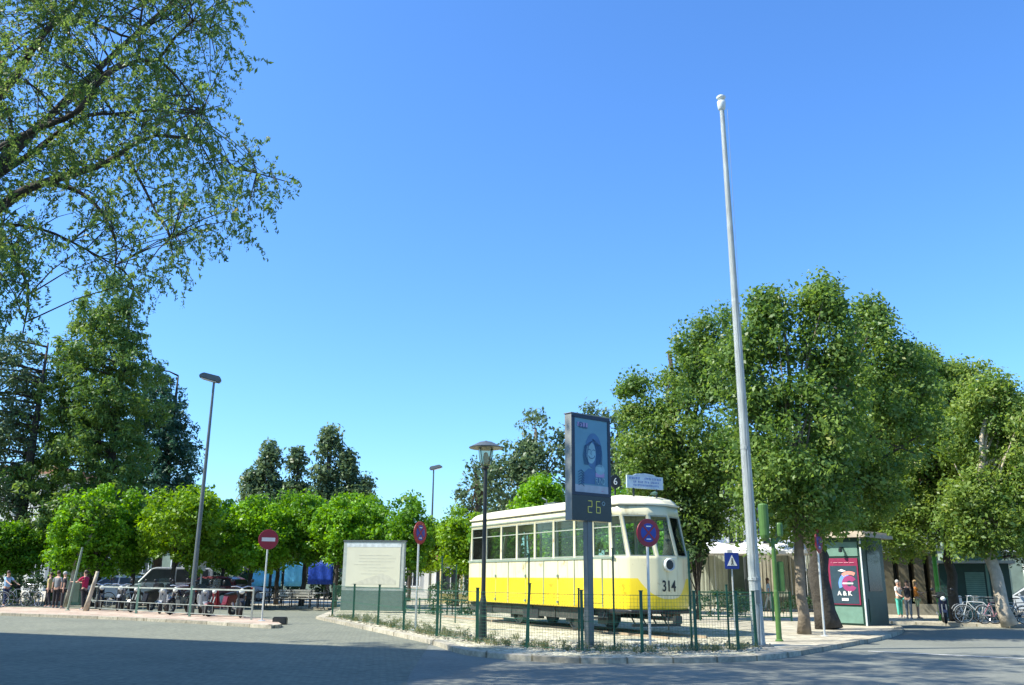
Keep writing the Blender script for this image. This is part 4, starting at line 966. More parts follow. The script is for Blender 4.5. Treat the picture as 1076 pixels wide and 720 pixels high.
person('person in pale shirt and cobalt trousers walking right behind the flagpole', at(804,642.5)+Vector((0,1.0,0)), radians(100), whitec, blueb, 1.68, stride=.2)
person('person in aqua shirt and white trousers walking just right of the flagpole', at(811,642.5)+Vector((0,.4,0)), radians(80), lblue, whitec, 1.62, stride=.3, woman=True, long_hair=True)

# ------------------------------------------------------------------ two wheelers
def wheel(parent, x, r, tr, spokes=True, z=None, y=0):
    m = MB(); m.torus((x,y,r),r-tr,tr,'Y',26,8); w = m.build('wheel', M['rubber'], parent, smooth=True)
    m = MB(); m.torus((x,y,r),r-2.2*tr,tr*.5,'Y',26,6); m.lathe([(.03,-.04),(.03,.04)],(x,y,r),10,axis='Y')
    for k in range(10 if spokes else 5): a = 2*pi*k/(10 if spokes else 5); m.beam((x,y,r),(x+(r-2*tr)*cos(a),y,r+(r-2*tr)*sin(a)), .006 if spokes else .025)
    m.build('rim', M['chrome'] if spokes else M['grey'], w); return w
def scooter(color):
    t = thing('motor_scooter', 'x', 'scooter'); pm = color
    wheel(t, .64, .24, .055, False); wheel(t, -.60, .24, .06, False)
    m = MB(); m.prism([(-.95,.55),(-.78,.42),(-.30,.34),(.30,.30),(.36,.36),(.44,.85),(.40,.95),(.33,.92),(.22,.42),(-.10,.42),(-.18,.74),(-.90,.80)],-.14,.14,'Y'); m.build('body', pm, t, bevel=.035)
    m = MB(); m.prism([(-.92,.80),(-.18,.74),(-.16,.80),(-.5,.86),(-.88,.90)],-.12,.12,'Y'); m.build('seat', M['black'], t, bevel=.03)
    m = MB(); m.prism([(.42,.40),(.60,.52),(.80,.50),(.88,.40),(.70,.46),(.50,.42)],-.08,.08,'Y'); m.build('front_fender', pm, t, bevel=.02)
    m = MB()
    for s in (-1,1): m.beam((.64,s*.08,.24),(.46,s*.07,.70),.035)
    m.build('fork', M['grey'], t)
    m = MB(); m.tube([(.30,-.36,1.02),(.36,-.2,1.02),(.38,0,.98),(.36,.2,1.02),(.30,.36,1.02)],.018); m.tube([(.41,0,.7),(.38,0,1.0)],.03); hb = m.build('handlebar', M['black'], t)
    for s in (-1,1):
        m = MB(); m.tube([(.34,s*.26,1.02),(.36,s*.32,1.20)],.008,6); m.ball((.36,s*.34,1.24),.065,12,8,.3,1); m.build('mirror', M['black'], hb, smooth=True)
    m = MB(); m.lathe([(.02,-.0),(.08,.01),(.09,.05),(.06,.10),(.001,.11)],(.40,0,.90),16,axis='X'); m.build('headlight', M['lens'], t, smooth=True)
    m = MB(); m.prism([(.42,1.0),(.45,1.0),(.36,1.36),(.335,1.36)],-.19,.19,'Y'); m.build('windscreen', M['glass'], t, bevel=.004)
    m = MB(); m.box((-.93,0,.68),(.04,.14,.06)); m.build('tail_light', M['redplastic'], t)
    m = MB(); m.tube([(-.3,-.17,.28),(-.85,-.19,.36)],[.03,.05],10); m.build('exhaust', M['chrome'], t)
    m = MB(); m.box((-1.0,0,.52),(.01,.18,.14)); m.build('number_plate', M['white'], t)
    m = MB(); m.box((-.98,0,1.02),(.34,.36,.26)); m.build('top_box', M['black'], t, bevel=.05)
    return t
def motorbike(color):
    t = thing('motorbike', 'x', 'motorbike')
    wheel(t, .72, .31, .06, False); wheel(t, -.66, .31, .07, False)
    m = MB(); m.prism([(-.10,.78),(.05,.92),(.35,.95),(.42,.80),(.2,.68),(-.05,.70)],-.13,.13,'Y'); m.build('tank', color, t, bevel=.05)
    m = MB(); m.prism([(-.85,.95),(-.10,.80),(-.08,.74),(-.70,.78),(-.88,.88)],-.11,.11,'Y'); m.build('seat', M['black'], t, bevel=.03)
    m = MB(); m.box((.05,0,.48),(.45,.26,.34)); m.lathe([(.10,-.17),(.10,.17)],(-.05,0,.42),12,axis='Y'); m.build('engine', M['grey'], t, bevel=.02)
    m = MB()
    for s in (-1,1): m.beam((.72,s*.1,.31),(.42,s*.09,1.0),.04); m.beam((-.66,s*.1,.31),(-.02,s*.1,.42),.04); m.beam((.40,s*.06,.92),(.15,s*.1,.30),.035); m.beam((-.4,s*.08,.78),(-.1,s*.1,.4),.03)
    m.build('frame', M['dark'], t)
    m = MB(); m.tube([(.25,-.38,1.08),(.36,-.2,1.10),(.38,0,1.04),(.36,.2,1.10),(.25,.38,1.08)],.016); hb = m.build('handlebar', M['chrome'], t)
    for s in (-1,1):
        m = MB(); m.tube([(.32,s*.28,1.1),(.34,s*.34,1.26)],.007,6); m.ball((.34,s*.36,1.30),.06,12,8,.3,1); m.build('mirror', M['black'], hb, smooth=True)
    m = MB(); m.lathe([(.03,-.08),(.09,0),(.10,.06),(.07,.09),(.001,.10)],(.46,0,.92),16,axis='X'); m.build('headlight', M['lens'], t, smooth=True)
    m = MB(); m.tube([(.1,-.16,.3),(-.4,-.2,.32),(-.95,-.22,.45)],[.025,.04,.055],10); m.build('exhaust', M['chrome'], t)
    m = MB(); m.prism([(.50,.60),(.72,.68),(.95,.60),(.98,.54),(.72,.64),(.52,.56)],-.06,.06,'Y'); m.prism([(-.95,.60),(-.66,.70),(-.4,.62),(-.66,.66)],-.07,.07,'Y'); m.build('fender', color, t, bevel=.01)
    m = MB(); m.box((-.92,0,.86),(.05,.14,.06)); m.build('tail_light', M['redplastic'], t)
    return t
cols_ = dict(black=paint('bike_black',(.012,.012,.015)), silver=paint('bike_silver',(.35,.37,.38)), red=paint('bike_red',(.14,.008,.014)), blue=paint('bike_blue',(.008,.014,.04)), white=paint('bike_white',(.45,.45,.43)))
def place(t, p, rz, label, group):
    t.location = p; t.rotation_euler.z = rz; t['label'] = label; t['group'] = group; return t
gm = 'motorbikes and scooters parked behind the left railing'
place(motorbike(cols_['black']), at(103,640.5), radians(-60), 'black motorbike at the left end of the parked row, next to the slanting trunk', gm)
place(motorbike(cols_['silver']), at(126,641.5), radians(-75), 'silver tank motorbike, second in the row from the left end of the railing', gm)
place(scooter(cols_['black']), at(148,643), radians(-105), 'black scooter behind the first pale green railing post', gm)
place(scooter(cols_['white']), at(171,644.5), radians(-80), 'white scooter behind the middle of the railing, left of the tall lamp post', gm)
place(motorbike(cols_['blue']), at(189,645.5), radians(-100), 'dark blue motorbike just left of the tall lamp post', gm)
place(scooter(cols_['silver']), at(212,646.5), radians(-65), 'silver scooter just right of the tall lamp post', gm)
place(scooter(cols_['red']), at(232,647.5), radians(-115), 'red scooter with a round pale headlight near the right end of the railing', gm)
place(motorbike(cols_['black']), at(251,648.5), radians(-70), 'black motorbike at the right end of the railing', gm)
place(scooter(cols_['blue']), at(993,655), radians(-112), 'dark blue scooter with a top box parked beside the bright green pole', 'two wheelers on the right pavement')
def bicycle(color, basket=False):
    t = thing('bicycle', 'x', 'bicycle')
    wheel(t, .52, .34, .018); wheel(t, -.52, .34, .018)
    m = MB(); A = (-.52,0,.34); B_ = (-.08,0,.28); S = (-.20,0,.78); Hh = (.36,0,.80)
    for a, b_ in ((A,B_),(A,S),(B_,S),(B_,Hh),(S,Hh)): m.tube([a,b_],.016,6)
    m.build('frame', color, t)
    m = MB(); m.tube([Hh,(.40,0,.66),(.52,0,.34)],.014,6); m.tube([(.36,0,.78),(.33,0,1.0)],.014,6); m.build('fork', color, t)
    m = MB(); m.tube([(.22,-.28,1.02),(.36,-.2,1.0),(.36,.2,1.0),(.22,.28,1.02)],.012,6); m.build('handlebar', M['chrome'], t)
    m = MB(); m.tube([S,(-.22,0,.92)],.012,6); m.prism([(-.36,.93),(-.34,.97),(-.05,.96),(-.06,.93)],-.07,.07,'Y'); m.build('saddle', M['black'], t, bevel=.01)
    m = MB(); m.lathe([(.09,-.006),(.09,.006)],(-.08,.03,.28),14,axis='Y'); m.beam((-.08,.05,.28),(-.08,.05,.12),.015); m.beam((-.08,-.05,.28),(-.08,-.05,.44),.015); m.box((-.08,.1,.12),(.08,.1,.02)); m.box((-.08,-.1,.44),(.08,.1,.02)); m.build('pedals', M['grey'], t)
    m = MB(); 
    for s in (-1,1): m.tube([(s*.52+.36*cos(a), 0, .34+.36*sin(a)) for a in np.linspace(.3,2.6,8)],.012,5)
    m.build('mudguard', M['steel'], t)
    if basket:
        m = MB()
        for k in range(5):
            z = .78+k*.05; c = .14+.01*k
            m.tube([(.55-c,-c,z),(.55+c,-c,z),(.55+c,c,z),(.55-c,c,z),(.55-c,-c,z)],.006,4)
        m.build('basket', M['steel'], t)
    return t
gb = 'two wheelers on the right pavement'
bw_, bs_, br_, bd_ = paint('cycle_white',(.6,.62,.6)), paint('cycle_silver',(.4,.42,.42)), paint('cycle_rose',(.5,.25,.28)), paint('cycle_dark',(.03,.04,.04))
place(bicycle(bs_, True), at(1019,654.5), radians(20), 'silver bicycle with a basket next to the white box on the right pavement', gb)
place(bicycle(bw_), at(1030,655.5), radians(160), 'white bicycle between the basket bicycle and the leaning trunk', gb)
place(bicycle(br_), at(1048,656.2), radians(8), 'rose coloured bicycle in front of the pale leaning trunk', gb)
place(bicycle(bs_, True), at(1062,656.0), radians(172), 'silver bicycle right of the pale leaning trunk, second from the frame edge', gb)
place(bicycle(bd_), at(1075,656.5), radians(15), 'dark bicycle at the right edge of the picture', gb)
gl_ = 'bicycles at the far left'
place(bicycle(bd_), at(2,638.3)+Vector((-.5,-.3,0)), radians(200), 'dark bicycle being wheeled by the man in light blue', gl_)
place(bicycle(bs_), at(19,637.5), radians(15), 'silver bicycle parked right of the man in light blue', gl_)
place(bicycle(bd_), at(32,638), radians(-30), 'dark bicycle parked in front of the grey green cabinet', gl_)
place(bicycle(bw_), at(113,638.5)+Vector((0,1.2,0)), radians(10), 'white bicycle behind the parked motorbikes at the left end of the railing', gl_)
# white box on the right pavement
p = at(1006,652.5); m = MB(); m.box((0,0,.68),(.42,.36,.62)); t = thing('delivery_bike_box', 'plain white box on thin legs between the scooter and the bicycles', 'box', p)
m.build('box', M['white'], t, bevel=.02); m = MB()
for x in (-.17,.17):
    for y in (-.14,.14): m.beam((x,y,0),(x,y,.38),.025)
m.build('leg', M['dark'], t)

# bicycle hoops beyond the plaza
# ------------------------------------------------------------------ cars
def car(label, loc, rz, color, kind='hatch', group='cars parked beyond the square'):
    t = thing('parked_car', label, 'car', loc, rz, group)
    Ln, Wd = (4.2,1.72) if kind=='hatch' else (4.7,1.85)
    if kind == 'hatch':
        lower = [(-2.08,.30),(-2.12,.55),(-2.05,.92),(-1.6,.98),(.85,.95),(1.6,.84),(2.02,.68),(2.1,.45),(2.05,.28)]
        cab = [(-1.95,.93),(-1.72,1.30),(-1.35,1.44),(.05,1.46),(.35,1.38),(1.0,.94)]
    else:
        lower = [(-2.3,.32),(-2.34,.6),(-2.32,1.1),(-1.9,1.12),(1.3,1.1),(1.9,1.0),(2.25,.8),(2.34,.5),(2.3,.3)]
        cab = [(-2.31,1.08),(-2.28,1.75),(-2.1,1.9),(.6,1.92),(.9,1.82),(1.5,1.1)]
    def loft(prof, w0, w1, zl, zh):
        m = MB(); vs = []; n_ = len(prof)
        for (s, ins) in ((-1,0),(1,0)):
            for (x,z) in prof:
                f_ = (z-zl)/(zh-zl); vs.append((x, s*(w0+(w1-w0)*f_), z))
        fs = [tuple(range(n_)), tuple(reversed(range(n_,2*n_)))] + [(i,i+n_,(i+1)%n_+n_,(i+1)%n_) for i in range(n_)]
        return m.add(vs, fs)
    loft(lower, Wd/2-.02, Wd/2-.06, .3, 1.0).build('body', color, t, bevel=.07, segs=3)
    zt_ = max(z for _, z in cab); cb_ = loft(cab, Wd/2-.09, Wd/2-.26, .93, zt_).build('cabin', color, t, bevel=.05, segs=3)
    def inner(k0, k1): 
        cx = sum(x for x,_ in cab)/len(cab); return
    for s in (-1,1):
        m = MB(); zb, zh = cab[0][1]+.06, zt_-.12
        def pt(x, z, o=.012):
            f_ = (z-.93)/(zt_-.93); return (x, s*((Wd/2-.09)+(-.17)*f_+o), z)
        xr_, xf = cab[0][0]+.22, cab[-1][0]-.16
        for (x0,x1,x2,x3) in ((xr_,-.42,-.42,cab[1][0]+.28),(-.34,xf,cab[-2][0]-.12,-.34)):
            q = [pt(x0,zb),pt(x1,zb),pt(x2,zh),pt(x3,zh)]; q2 = [(a,b_-s*.02,c) for a,b_,c in q]
            m.add(q+q2, [(0,1,2,3),(7,6,5,4),(0,4,5,1),(1,5,6,2),(2,6,7,3),(3,7,4,0)])
        m.build('side_window', M['winpane'], t)
    for (a, b_, nm) in ((cab[-1],cab[-2],'windscreen'),(cab[0],cab[1],'rear_window')):
        m = MB(); dx = b_[0]-a[0]; dz = b_[1]-a[1]; ln = sqrt(dx*dx+dz*dz); nx, nz = (dz/ln, -dx/ln) if nm=='windscreen' else (-dz/ln, dx/ln)
        q = []
        for (f_, w) in ((.08,Wd/2-.2),(.92,Wd/2-.32)):
            x = a[0]+dx*f_+nx*.03; z = a[1]+dz*f_+nz*.03; q += [(x,-w,z),(x,w,z)]
        q2 = [(x-nx*.02,y,z-nz*.02) for x,y,z in q]; m.add(q+q2, [(0,1,3,2),(6,7,5,4),(0,4,5,1),(1,5,7,3),(3,7,6,2),(2,6,4,0)]); m.build(nm, M['winpane'], t)
    for x in (-1.3,1.32):
        for s in (-1,1):
            m = MB(); m.lathe([(.2,-.09),(.31,-.09),(.33,-.05),(.33,.06),(.30,.10),(.2,.10)],(x,s*(Wd/2-.09),.33),20,axis='Y'); w = m.build('wheel', M['rubber'], t)
            m = MB(); m.lathe([(.02,-.105),(.20,-.10),(.20,.105),(.02,.11)],(x,s*(Wd/2-.09),.33),14,axis='Y'); m.build('rim', M['steel'], w)
    for s in (-1,1):
        m = MB(); m.box((lower[-3][0]-.01,s*(Wd/2-.3),.70),(.14,.34,.14)); m.build('headlight', M['lens'], t, bevel=.03)
        m = MB(); m.box((lower[1][0]+.05,s*(Wd/2-.2),.80),(.1,.22,.22)); m.build('tail_light', M['redplastic'], t, bevel=.02)
        m = MB(); m.box((cab[-1][0]-.35,s*(Wd/2+.06),1.0),(.12,.2,.13)); m.build('mirror', color, t, bevel=.03)
    m = MB(); m.box((lower[-2][0]+.01,0,.42),(.03,.5,.12)); m.box((lower[1][0]-.01,0,.55),(.03,.5,.12)); m.build('number_plate', M['white'], t)
    return t
cw, cr, cs, cdk = paint('car_white',(.50,.52,.53)), paint('car_maroon',(.13,.02,.03)), paint('car_silver',(.42,.45,.46)), paint('car_dark',(.03,.04,.06))
def carp(u, Y): return Vector((PX(u,Y),Y,KZ+.002))
car('white hatchback half hidden behind the left end of the motorbike row', carp(122,50), radians(185), cw)
car('white van behind the motorbikes left of the tall lamp post', carp(176,49), radians(200), cw, 'van')
car('maroon hatchback behind the red scooter', carp(222,48), radians(165), cr)
car('pale silver car right of the maroon hatchback, in front of the blue screens', carp(249,56), radians(20), cs)
car('dark car parked in the shade behind the leftmost motorbikes', carp(95,55), radians(0), cdk)
car('silver car at the right edge of the picture behind the bicycles', Vector((PX(1086,43),43,KZ+.002)), radians(150), cs)

# ------------------------------------------------------------------ cafe chairs, tables, bench
def chair():
    t = thing('cafe_chair', 'x', 'chair')
    m = MB(); m.box((0,0,.45),(.44,.44,.03)); m.build('seat', M['black'], t, bevel=.01)
    m = MB(); m.tube([(-.21,.2,.44)]+[(-.21*cos(a),.22,.62+.26*sin(a)) for a in np.linspace(0,pi,9)]+[(.21,.2,.44)],.014,6)
    for x in (-.1,0,.1): m.beam((x,.21,.46),(x,.22,.84),.012)
    m.build('backrest', M['dark'], t)
    for x in (-.19,.19):
        for y in (-.19,.19): q = MB(); q.tube([(x,y,.44),(x*1.1,y*1.1,0)],.012,6); q.build('leg', M['dark'], t)
    return t
def table():
    t = thing('cafe_table', 'x', 'table'); m = MB(); m.lathe([(.36,.70),(.37,.715),(.36,.73)],n=20); m.build('table_top', M['grey'], t)
    m = MB(); m.lathe([(.24,0),(.24,.02),(.03,.05),(.025,.70)],n=14); m.build('leg', M['dark'], t); return t
c0 = chair(); t0 = table(); Yt = 43.5; used = [False, False]
spots = [(268,44.5),(276,43.6),(284,45),(293,43.8),(303,44.8),(312,43.4),(321,45),(331,44),(340,44.8),(346,43.5)]
lab = ['leftmost of the dark cafe chairs in front of the blue screens','dark cafe chair behind the no entry sign','dark cafe chair just right of the no entry sign','fourth dark cafe chair from the left in front of the blue screens','dark cafe chair behind the left half of the slatted bench','dark cafe chair behind the middle of the slatted bench','dark cafe chair behind the right end of the slatted bench','dark cafe chair right of the slatted bench, under the deep blue screen','dark cafe chair second from the information board','dark cafe chair closest to the information board']
for i, (u, Y) in enumerate(spots):
    o = c0 if i == 0 else copy_tree(c0); o.location = (PX(u,Y),Y,KZ); o.rotation_euler.z = random.uniform(0,6.28); o['label'] = lab[i]; o['group'] = 'cafe chairs by the blue screens'
tl = ['round cafe table behind the no entry sign','round cafe table behind the slatted bench','round cafe table left of the information board']
for i, (u, Y) in enumerate([(280,44.2),(308,44.1),(336,44.4)]):
    o = t0 if i == 0 else copy_tree(t0); o.location = (PX(u,Y),Y,KZ); o['label'] = tl[i]; o['group'] = 'cafe tables by the blue screens'
t = thing('park_bench', 'pale slatted park bench in front of the blue screens', 'bench', at(310,639), radians(4))
m = MB()
for k in range(4): m.box((0,-.2+k*.12,.45),(1.7,.09,.04))
m.build('seat', M['wood'], t)
m = MB()
for k in range(3): m.box((0,.24+.02*k,.58+k*.12),(1.7,.03,.09))
m.build('backrest', M['wood'], t)
for x in (-.7,.7):
    m = MB(); m.beam((x,-.22,0),(x,-.2,.44),.045); m.beam((x,.2,0),(x,.28,.86),.045); m.beam((x,-.22,.42),(x,.22,.42),.04); m.build('leg', M['dark'], t)
m = MB(); m.beam((0,0,0),(0,0,1.75),.07); m.box((0,-.04,1.95),(.38,.03,.5)); o = m.build('parking_sign', M['white']); o.location = carp(211,46); tag(o, 'small white rectangular sign among the trees behind the silver scooter', 'sign')
# ------------------------------------------------------------------ vegetation
def leaves(name, cen, rad, per, size, mat, parent=None, aspect=.5, droop=0., flat=.0, vary=.45, tints=None, outc=None):
    cen = np.asarray(cen, float); k = len(cen); rad = np.broadcast_to(np.asarray(rad, float), (k,))
    per = np.broadcast_to(per, (k,)); idx = np.repeat(np.arange(k), per); n = len(idx)
    d = rng.normal(size=(n,3)); d /= np.linalg.norm(d,axis=1)[:,None]; r = rng.random(n)**.45
    pos = cen[idx] + d*(r*rad[idx])[:,None]*np.array([1,1,.8])
    nrm = rng.normal(size=(n,3)) + d*.9 + np.array([0,0,.5+flat*3]); nrm /= np.linalg.norm(nrm,axis=1)[:,None]
    ax = rng.normal(size=(n,3)); ax[:,2] -= droop; ax -= nrm*(ax*nrm).sum(1)[:,None]; ax /= np.linalg.norm(ax,axis=1)[:,None]
    if droop: ax[:,2] -= droop*.6; ax /= np.linalg.norm(ax,axis=1)[:,None]
    sd_ = np.cross(nrm, ax); sd_ /= np.linalg.norm(sd_,axis=1)[:,None]
    L = size*(1+vary*rng.normal(size=n)).clip(.45,1.9); Wd = L*aspect
    a = pos - ax*(L/2)[:,None]; b_ = pos + ax*(L/2)[:,None]; lift = nrm*(Wd*.18)[:,None]
    c = pos + sd_*(Wd/2)[:,None] + lift; e = pos - sd_*(Wd/2)[:,None] + lift
    v = np.stack([a, c, b_, e], 1).reshape(-1,3)
    me = bpy.data.meshes.new(name); me.vertices.add(4*n); me.vertices.foreach_set('co', v.ravel())
    me.loops.add(4*n); me.loops.foreach_set('vertex_index', np.arange(4*n, dtype=np.int32))
    me.polygons.add(n); me.polygons.foreach_set('loop_start', np.arange(0,4*n,4,dtype=np.int32)); me.polygons.foreach_set('loop_total', np.full(n,4,dtype=np.int32))
    me.update(); at_ = me.attributes.new('tint','FLOAT','FACE')
    ct = tints if tints is not None else rng.random(k)
    at_.data.foreach_set('value', (ct[idx]*.55 + rng.random(n)*.45).astype(np.float32))
    me.materials.append(mat); o = bpy.data.objects.new(name, me); col.objects.link(o)
    if parent: o.parent = parent
    return o
L_orange = leafmat('orange_tree_leaf', (.055,.16,.010), (.21,.43,.02), .42)
L_orange2 = leafmat('orange_tree_leaf_deep', (.045,.14,.012), (.17,.36,.02), .4)
L_orange3 = leafmat('orange_tree_leaf_yellowish', (.07,.17,.012), (.25,.42,.03), .42)
L_plane = leafmat('broad_leaf', (.05,.12,.028), (.20,.30,.065), .42, odd=(.36,.38,.13))
L_warm = leafmat('broad_leaf_yellowish', (.06,.14,.025), (.27,.36,.08), .45, odd=(.42,.42,.16))
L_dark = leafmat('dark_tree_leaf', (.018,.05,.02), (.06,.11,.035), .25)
L_conif = leafmat('conifer_needles', (.05,.125,.03), (.18,.27,.06), .35)
L_deod = leafmat('dark_conifer_needles', (.025,.08,.05), (.08,.16,.09), .28)
L_pod = leafmat('near_tree_leaf', (.05,.12,.04), (.20,.29,.08), .48, odd=(.22,.15,.08))
L_wisp = leafmat('wispy_leaf', (.04,.09,.045), (.15,.21,.09), .35)
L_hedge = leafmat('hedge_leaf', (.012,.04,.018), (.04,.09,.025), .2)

def crown_points(lobes, n, shell=.5):
    out = []; w = np.array([l[3]*l[4]*l[5] for l in lobes])**(.66); w /= w.sum()
    for i in rng.choice(len(lobes), n, p=w):
        x,y,z,rx,ry,rz = lobes[i]; d = rng.normal(size=3); d /= np.linalg.norm(d); r = rng.random()**(1/3.)
        r = shell + (1-shell)*r if rng.random() < .7 else r*.8
        out.append((x+d[0]*rx*r, y+d[1]*ry*r, z+d[2]*rz*r))
    return np.array(out)
def tree(name, label, cat, base, th, tr, lobes, nc, per, cr, ls, leaf, bark, group=None, lean=(0,0), shell=.5, aspect=.55, limbs=14, forks=None, droop=0., z0=KZ):
    """lobes in local metres above the base"""
    t = thing(name, label, cat, (base[0], base[1], z0), 0, group)
    cen = crown_points(lobes, nc, shell); cen[:,2] = np.maximum(cen[:,2], th*.75)
    rads = cr*(.7+.6*rng.random(nc)); leaves('crown', cen, rads, per, ls, leaf, t, aspect=aspect, droop=droop)
    top = Vector((lean[0]*th, lean[1]*th, th)); m = MB()
    cz = max(l[2]+l[5]*.4 for l in lobes); mid = [(sum(l[0] for l in lobes)/len(lobes)), (sum(l[1] for l in lobes)/len(lobes))]
    end = Vector((mid[0]*.8+top.x*.2, mid[1]*.8+top.y*.2, cz)); pts_ = []; rs_ = []
    for i in range(7):
        f = i/6; w = Vector((random.uniform(-1,1),random.uniform(-1,1),0))*tr*.35*(i>0); pts_.append(Vector((top.x*f, top.y*f, th*f))+w*(i<6)); rs_.append(tr*(1.35-.0 if i==0 else 1.08-.25*f))
    for i in range(1,5):
        f = i/4*.8; pts_.append(top.lerp(end, f)+Vector((random.uniform(-1,1),random.uniform(-1,1),0))*tr*.8); rs_.append(tr*(.8-.68*f))
    m.tube(pts_, rs_, 10)
    sel = rng.choice(nc, min(limbs, nc), replace=False)
    for i in sel:
        c = Vector(cen[i]); s = pts_[5+random.randint(0,3)]; md_ = s.lerp(c, .5)+Vector((0,0,(c-s).length*.10)); r0 = tr*.33
        m.tube([s, s.lerp(md_,.55)+Vector((0,0,.05)), md_, md_.lerp(c,.6), c], [r0,r0*.75,r0*.55,r0*.32,r0*.12], 6)
    m.build('trunk', bark, t, smooth=True); return t
def lobe_px(u0, u1, v0, v1, Y, base, ry=None, dy=0):
    """ellipsoid lobe at distance Y covering the given span, relative to the base"""
    a, b_ = P(u0,(v0+v1)/2,Y), P(u1,(v0+v1)/2,Y); zt_, zb = P((u0+u1)/2,v0,Y).z, P((u0+u1)/2,v1,Y).z
    rx = (b_.x-a.x)/2; return ((a.x+b_.x)/2-base[0], Y+dy-base[1], (zt_+zb)/2-KZ, rx, ry or rx, (zt_-zb)/2)

# orange trees
og = 'round orange trees in the square'
spec = [(100,44,58,134,506,604,'round orange tree above the red shirted man'),
        (140,46,122,160,513,606,'orange tree second from the left in the bright green row'),
        (182,45,146,236,503,600,'wide orange tree behind the tall lamp post'),
        (262,47,236,312,522,602,'orange tree directly behind the no entry sign'),
        (318,48,296,352,520,596,'orange tree above the slatted bench'),
        (352,46,330,402,519,598,'orange tree behind the left of the white information board'),
        (420,46,384,456,515,606,'orange tree behind the right of the white information board'),
        (480,50,458,512,530,600,'orange tree touching the rear of the tram'),
        (232,56,206,262,520,600,'orange tree further back between the lamp post and the no entry sign'),
        (20,48,-30,46,548,604,'low bushy orange tree at the left edge'),
        (566,46,540,598,501,560,'bright orange tree rising over the tram roof'),
        (655,44,636,700,508,600,'bright orange tree behind the tram roof board'),
        (430,60,440,470,546,602,'small orange tree in the distance beside the distant lamp'),
        (610,50,588,640,520,590,'orange tree behind the advertising totem'),
        (292,50,268,330,517,596,'orange tree filling the row between the no entry sign and the bench'),
        (385,50,360,412,516,600,'orange tree standing behind the information board, further back'),
        (522,43,500,548,545,600,'orange tree seen through the rear windows of the tram'),
        (585,43,560,606,540,600,'orange tree seen through the middle windows of the tram'),
        (703,42,690,726,540,600,'orange tree hidden behind the nose of the tram')]
for qi, (ub, Y, u0, u1, v0, v1, lb_) in enumerate(spec):
    base = (PX(ub,Y), Y); L0 = lobe_px(u0,u1,v0,v1,Y,base); x,y,z,rx,ry,rz = L0
    lobes = [(x,y,z,rx*.86,rx*.88,rz*.9)]
    for q in range(6):
        a = random.uniform(0,6.28); lobes.append((x+rx*.5*cos(a), y+rx*.5*sin(a), z+rz*random.uniform(-.6,.45), rx*.5, rx*.5, rz*.5))
    big = rx > 3; zc_ = (z-rz)
    tree('orange_tree', lb_, 'tree', base, max(1.5, zc_+.3), .12, lobes, int(120*rx), 95, .48, .16, (L_orange, L_orange2, L_orange3, L_orange, L_orange2)[qi % 5], M['barkd'], og, lean=(random.uniform(-.05,.05),0), shell=.72, limbs=10)

# big trees on the right: several upright leading shoots make a ragged skyline
def bigtree(label, ub, vb, Y, spans, th, tr, bark, nper=1.0, leaf=None, lean=(0,0), group='large leafy trees on the right', ls=.125, cr=.56, per=125, name='broadleaf_tree', dens=14.5):
    base = (PX(ub,Y), Y); lobes = [lobe_px(*s[:4], Y, base, dy=s[4] if len(s) > 4 else 0) for s in spans]
    extra = []
    for (x,y,z,rx,ry_,rz) in lobes:
        for q in range(4):
            a = random.uniform(0,6.28); f = random.uniform(.25,.8); zz = z+rz*sqrt(max(0,1-f*f))
            extra.append((x+rx*f*cos(a), y+ry_*f*sin(a), zz, .34, .34, random.uniform(.3,.65)))
    vol = sum(l[3]*l[5]*2.2 for l in lobes); lobes = lobes + extra; nc = int(vol*dens*nper)
    return tree(name, label, 'tree', base, th, tr, lobes, nc, per, cr, ls, leaf or L_plane, bark, group, lean=lean, shell=.55, limbs=26)
bigtree('largest tree with the ochre trunk and a crown reaching highest right of the flagpole', 841, 665, 26.5,
  [(760,900,405,540),(792,862,322,430),(835,892,316,410),(768,830,352,450),(862,905,372,470),(800,880,500,572),(846,880,308,345),(790,822,318,360),(750,790,372,430),(770,832,470,585),(850,900,470,560)], 3.2, .155, M['barko'])
bigtree('tree behind the tram nose spreading left of the flagpole', 704, 645, 36,
  [(668,780,390,520),(650,710,430,520),(700,760,356,430),(724,790,330,420),(690,770,480,545),(655,690,405,450),(735,800,460,570),(700,760,500,575),(655,700,470,520)], 4.0, .3, M['barkd'])
bigtree('tree with the thick dark trunk behind the no stopping sign', 867, 655, 29.5,
  [(850,960,395,540),(885,945,338,420),(905,930,330,370),(840,900,460,560),(925,985,368,480),(880,930,480,575)], 3.4, .33, M['barkd'], lean=(-.10,0))
bigtree('tree over the dark pavilion with pale leaf clusters low down', 1000, 650, 37,
  [(905,1020,425,550),(930,1010,375,460),(955,985,370,400),(985,1050,396,480),(960,1035,400,520),(1000,1040,390,440),(900,960,500,570),(985,1040,480,580),(900,980,400,560),(905,990,510,592)], 3.6, .2, M['barkd'], leaf=L_warm)
bigtree('tree with the pale leaning trunk behind the bicycles at the right', 1055, 653, 33.5,
  [(995,1095,415,540),(1015,1065,402,460),(1050,1110,415,480),(1040,1120,450,580),(990,1040,520,592),(1000,1085,515,592),(1075,1150,430,560)], 3.6, .22, M['barkl'], lean=(-.16,0), leaf=L_warm)
bigtree('tree at the right edge mostly outside the picture', 1130, 650, 44,
  [(1060,1200,400,560),(1090,1180,370,450)], 4, .3, M['barkd'], nper=.7)
bigtree('dark filler tree standing further back between the thick trunk and the pavilion', 920, 640, 46,
  [(850,1000,470,590),(780,880,470,560)], 3.2, .3, M['barkd'], leaf=L_dark, nper=.6)
bigtree('tree further back at the far right above the green kiosk', 1040, 640, 48,
  [(1000,1110,460,600),(1040,1100,430,500)], 2.6, .3, M['barkd'], leaf=L_dark, nper=.7)
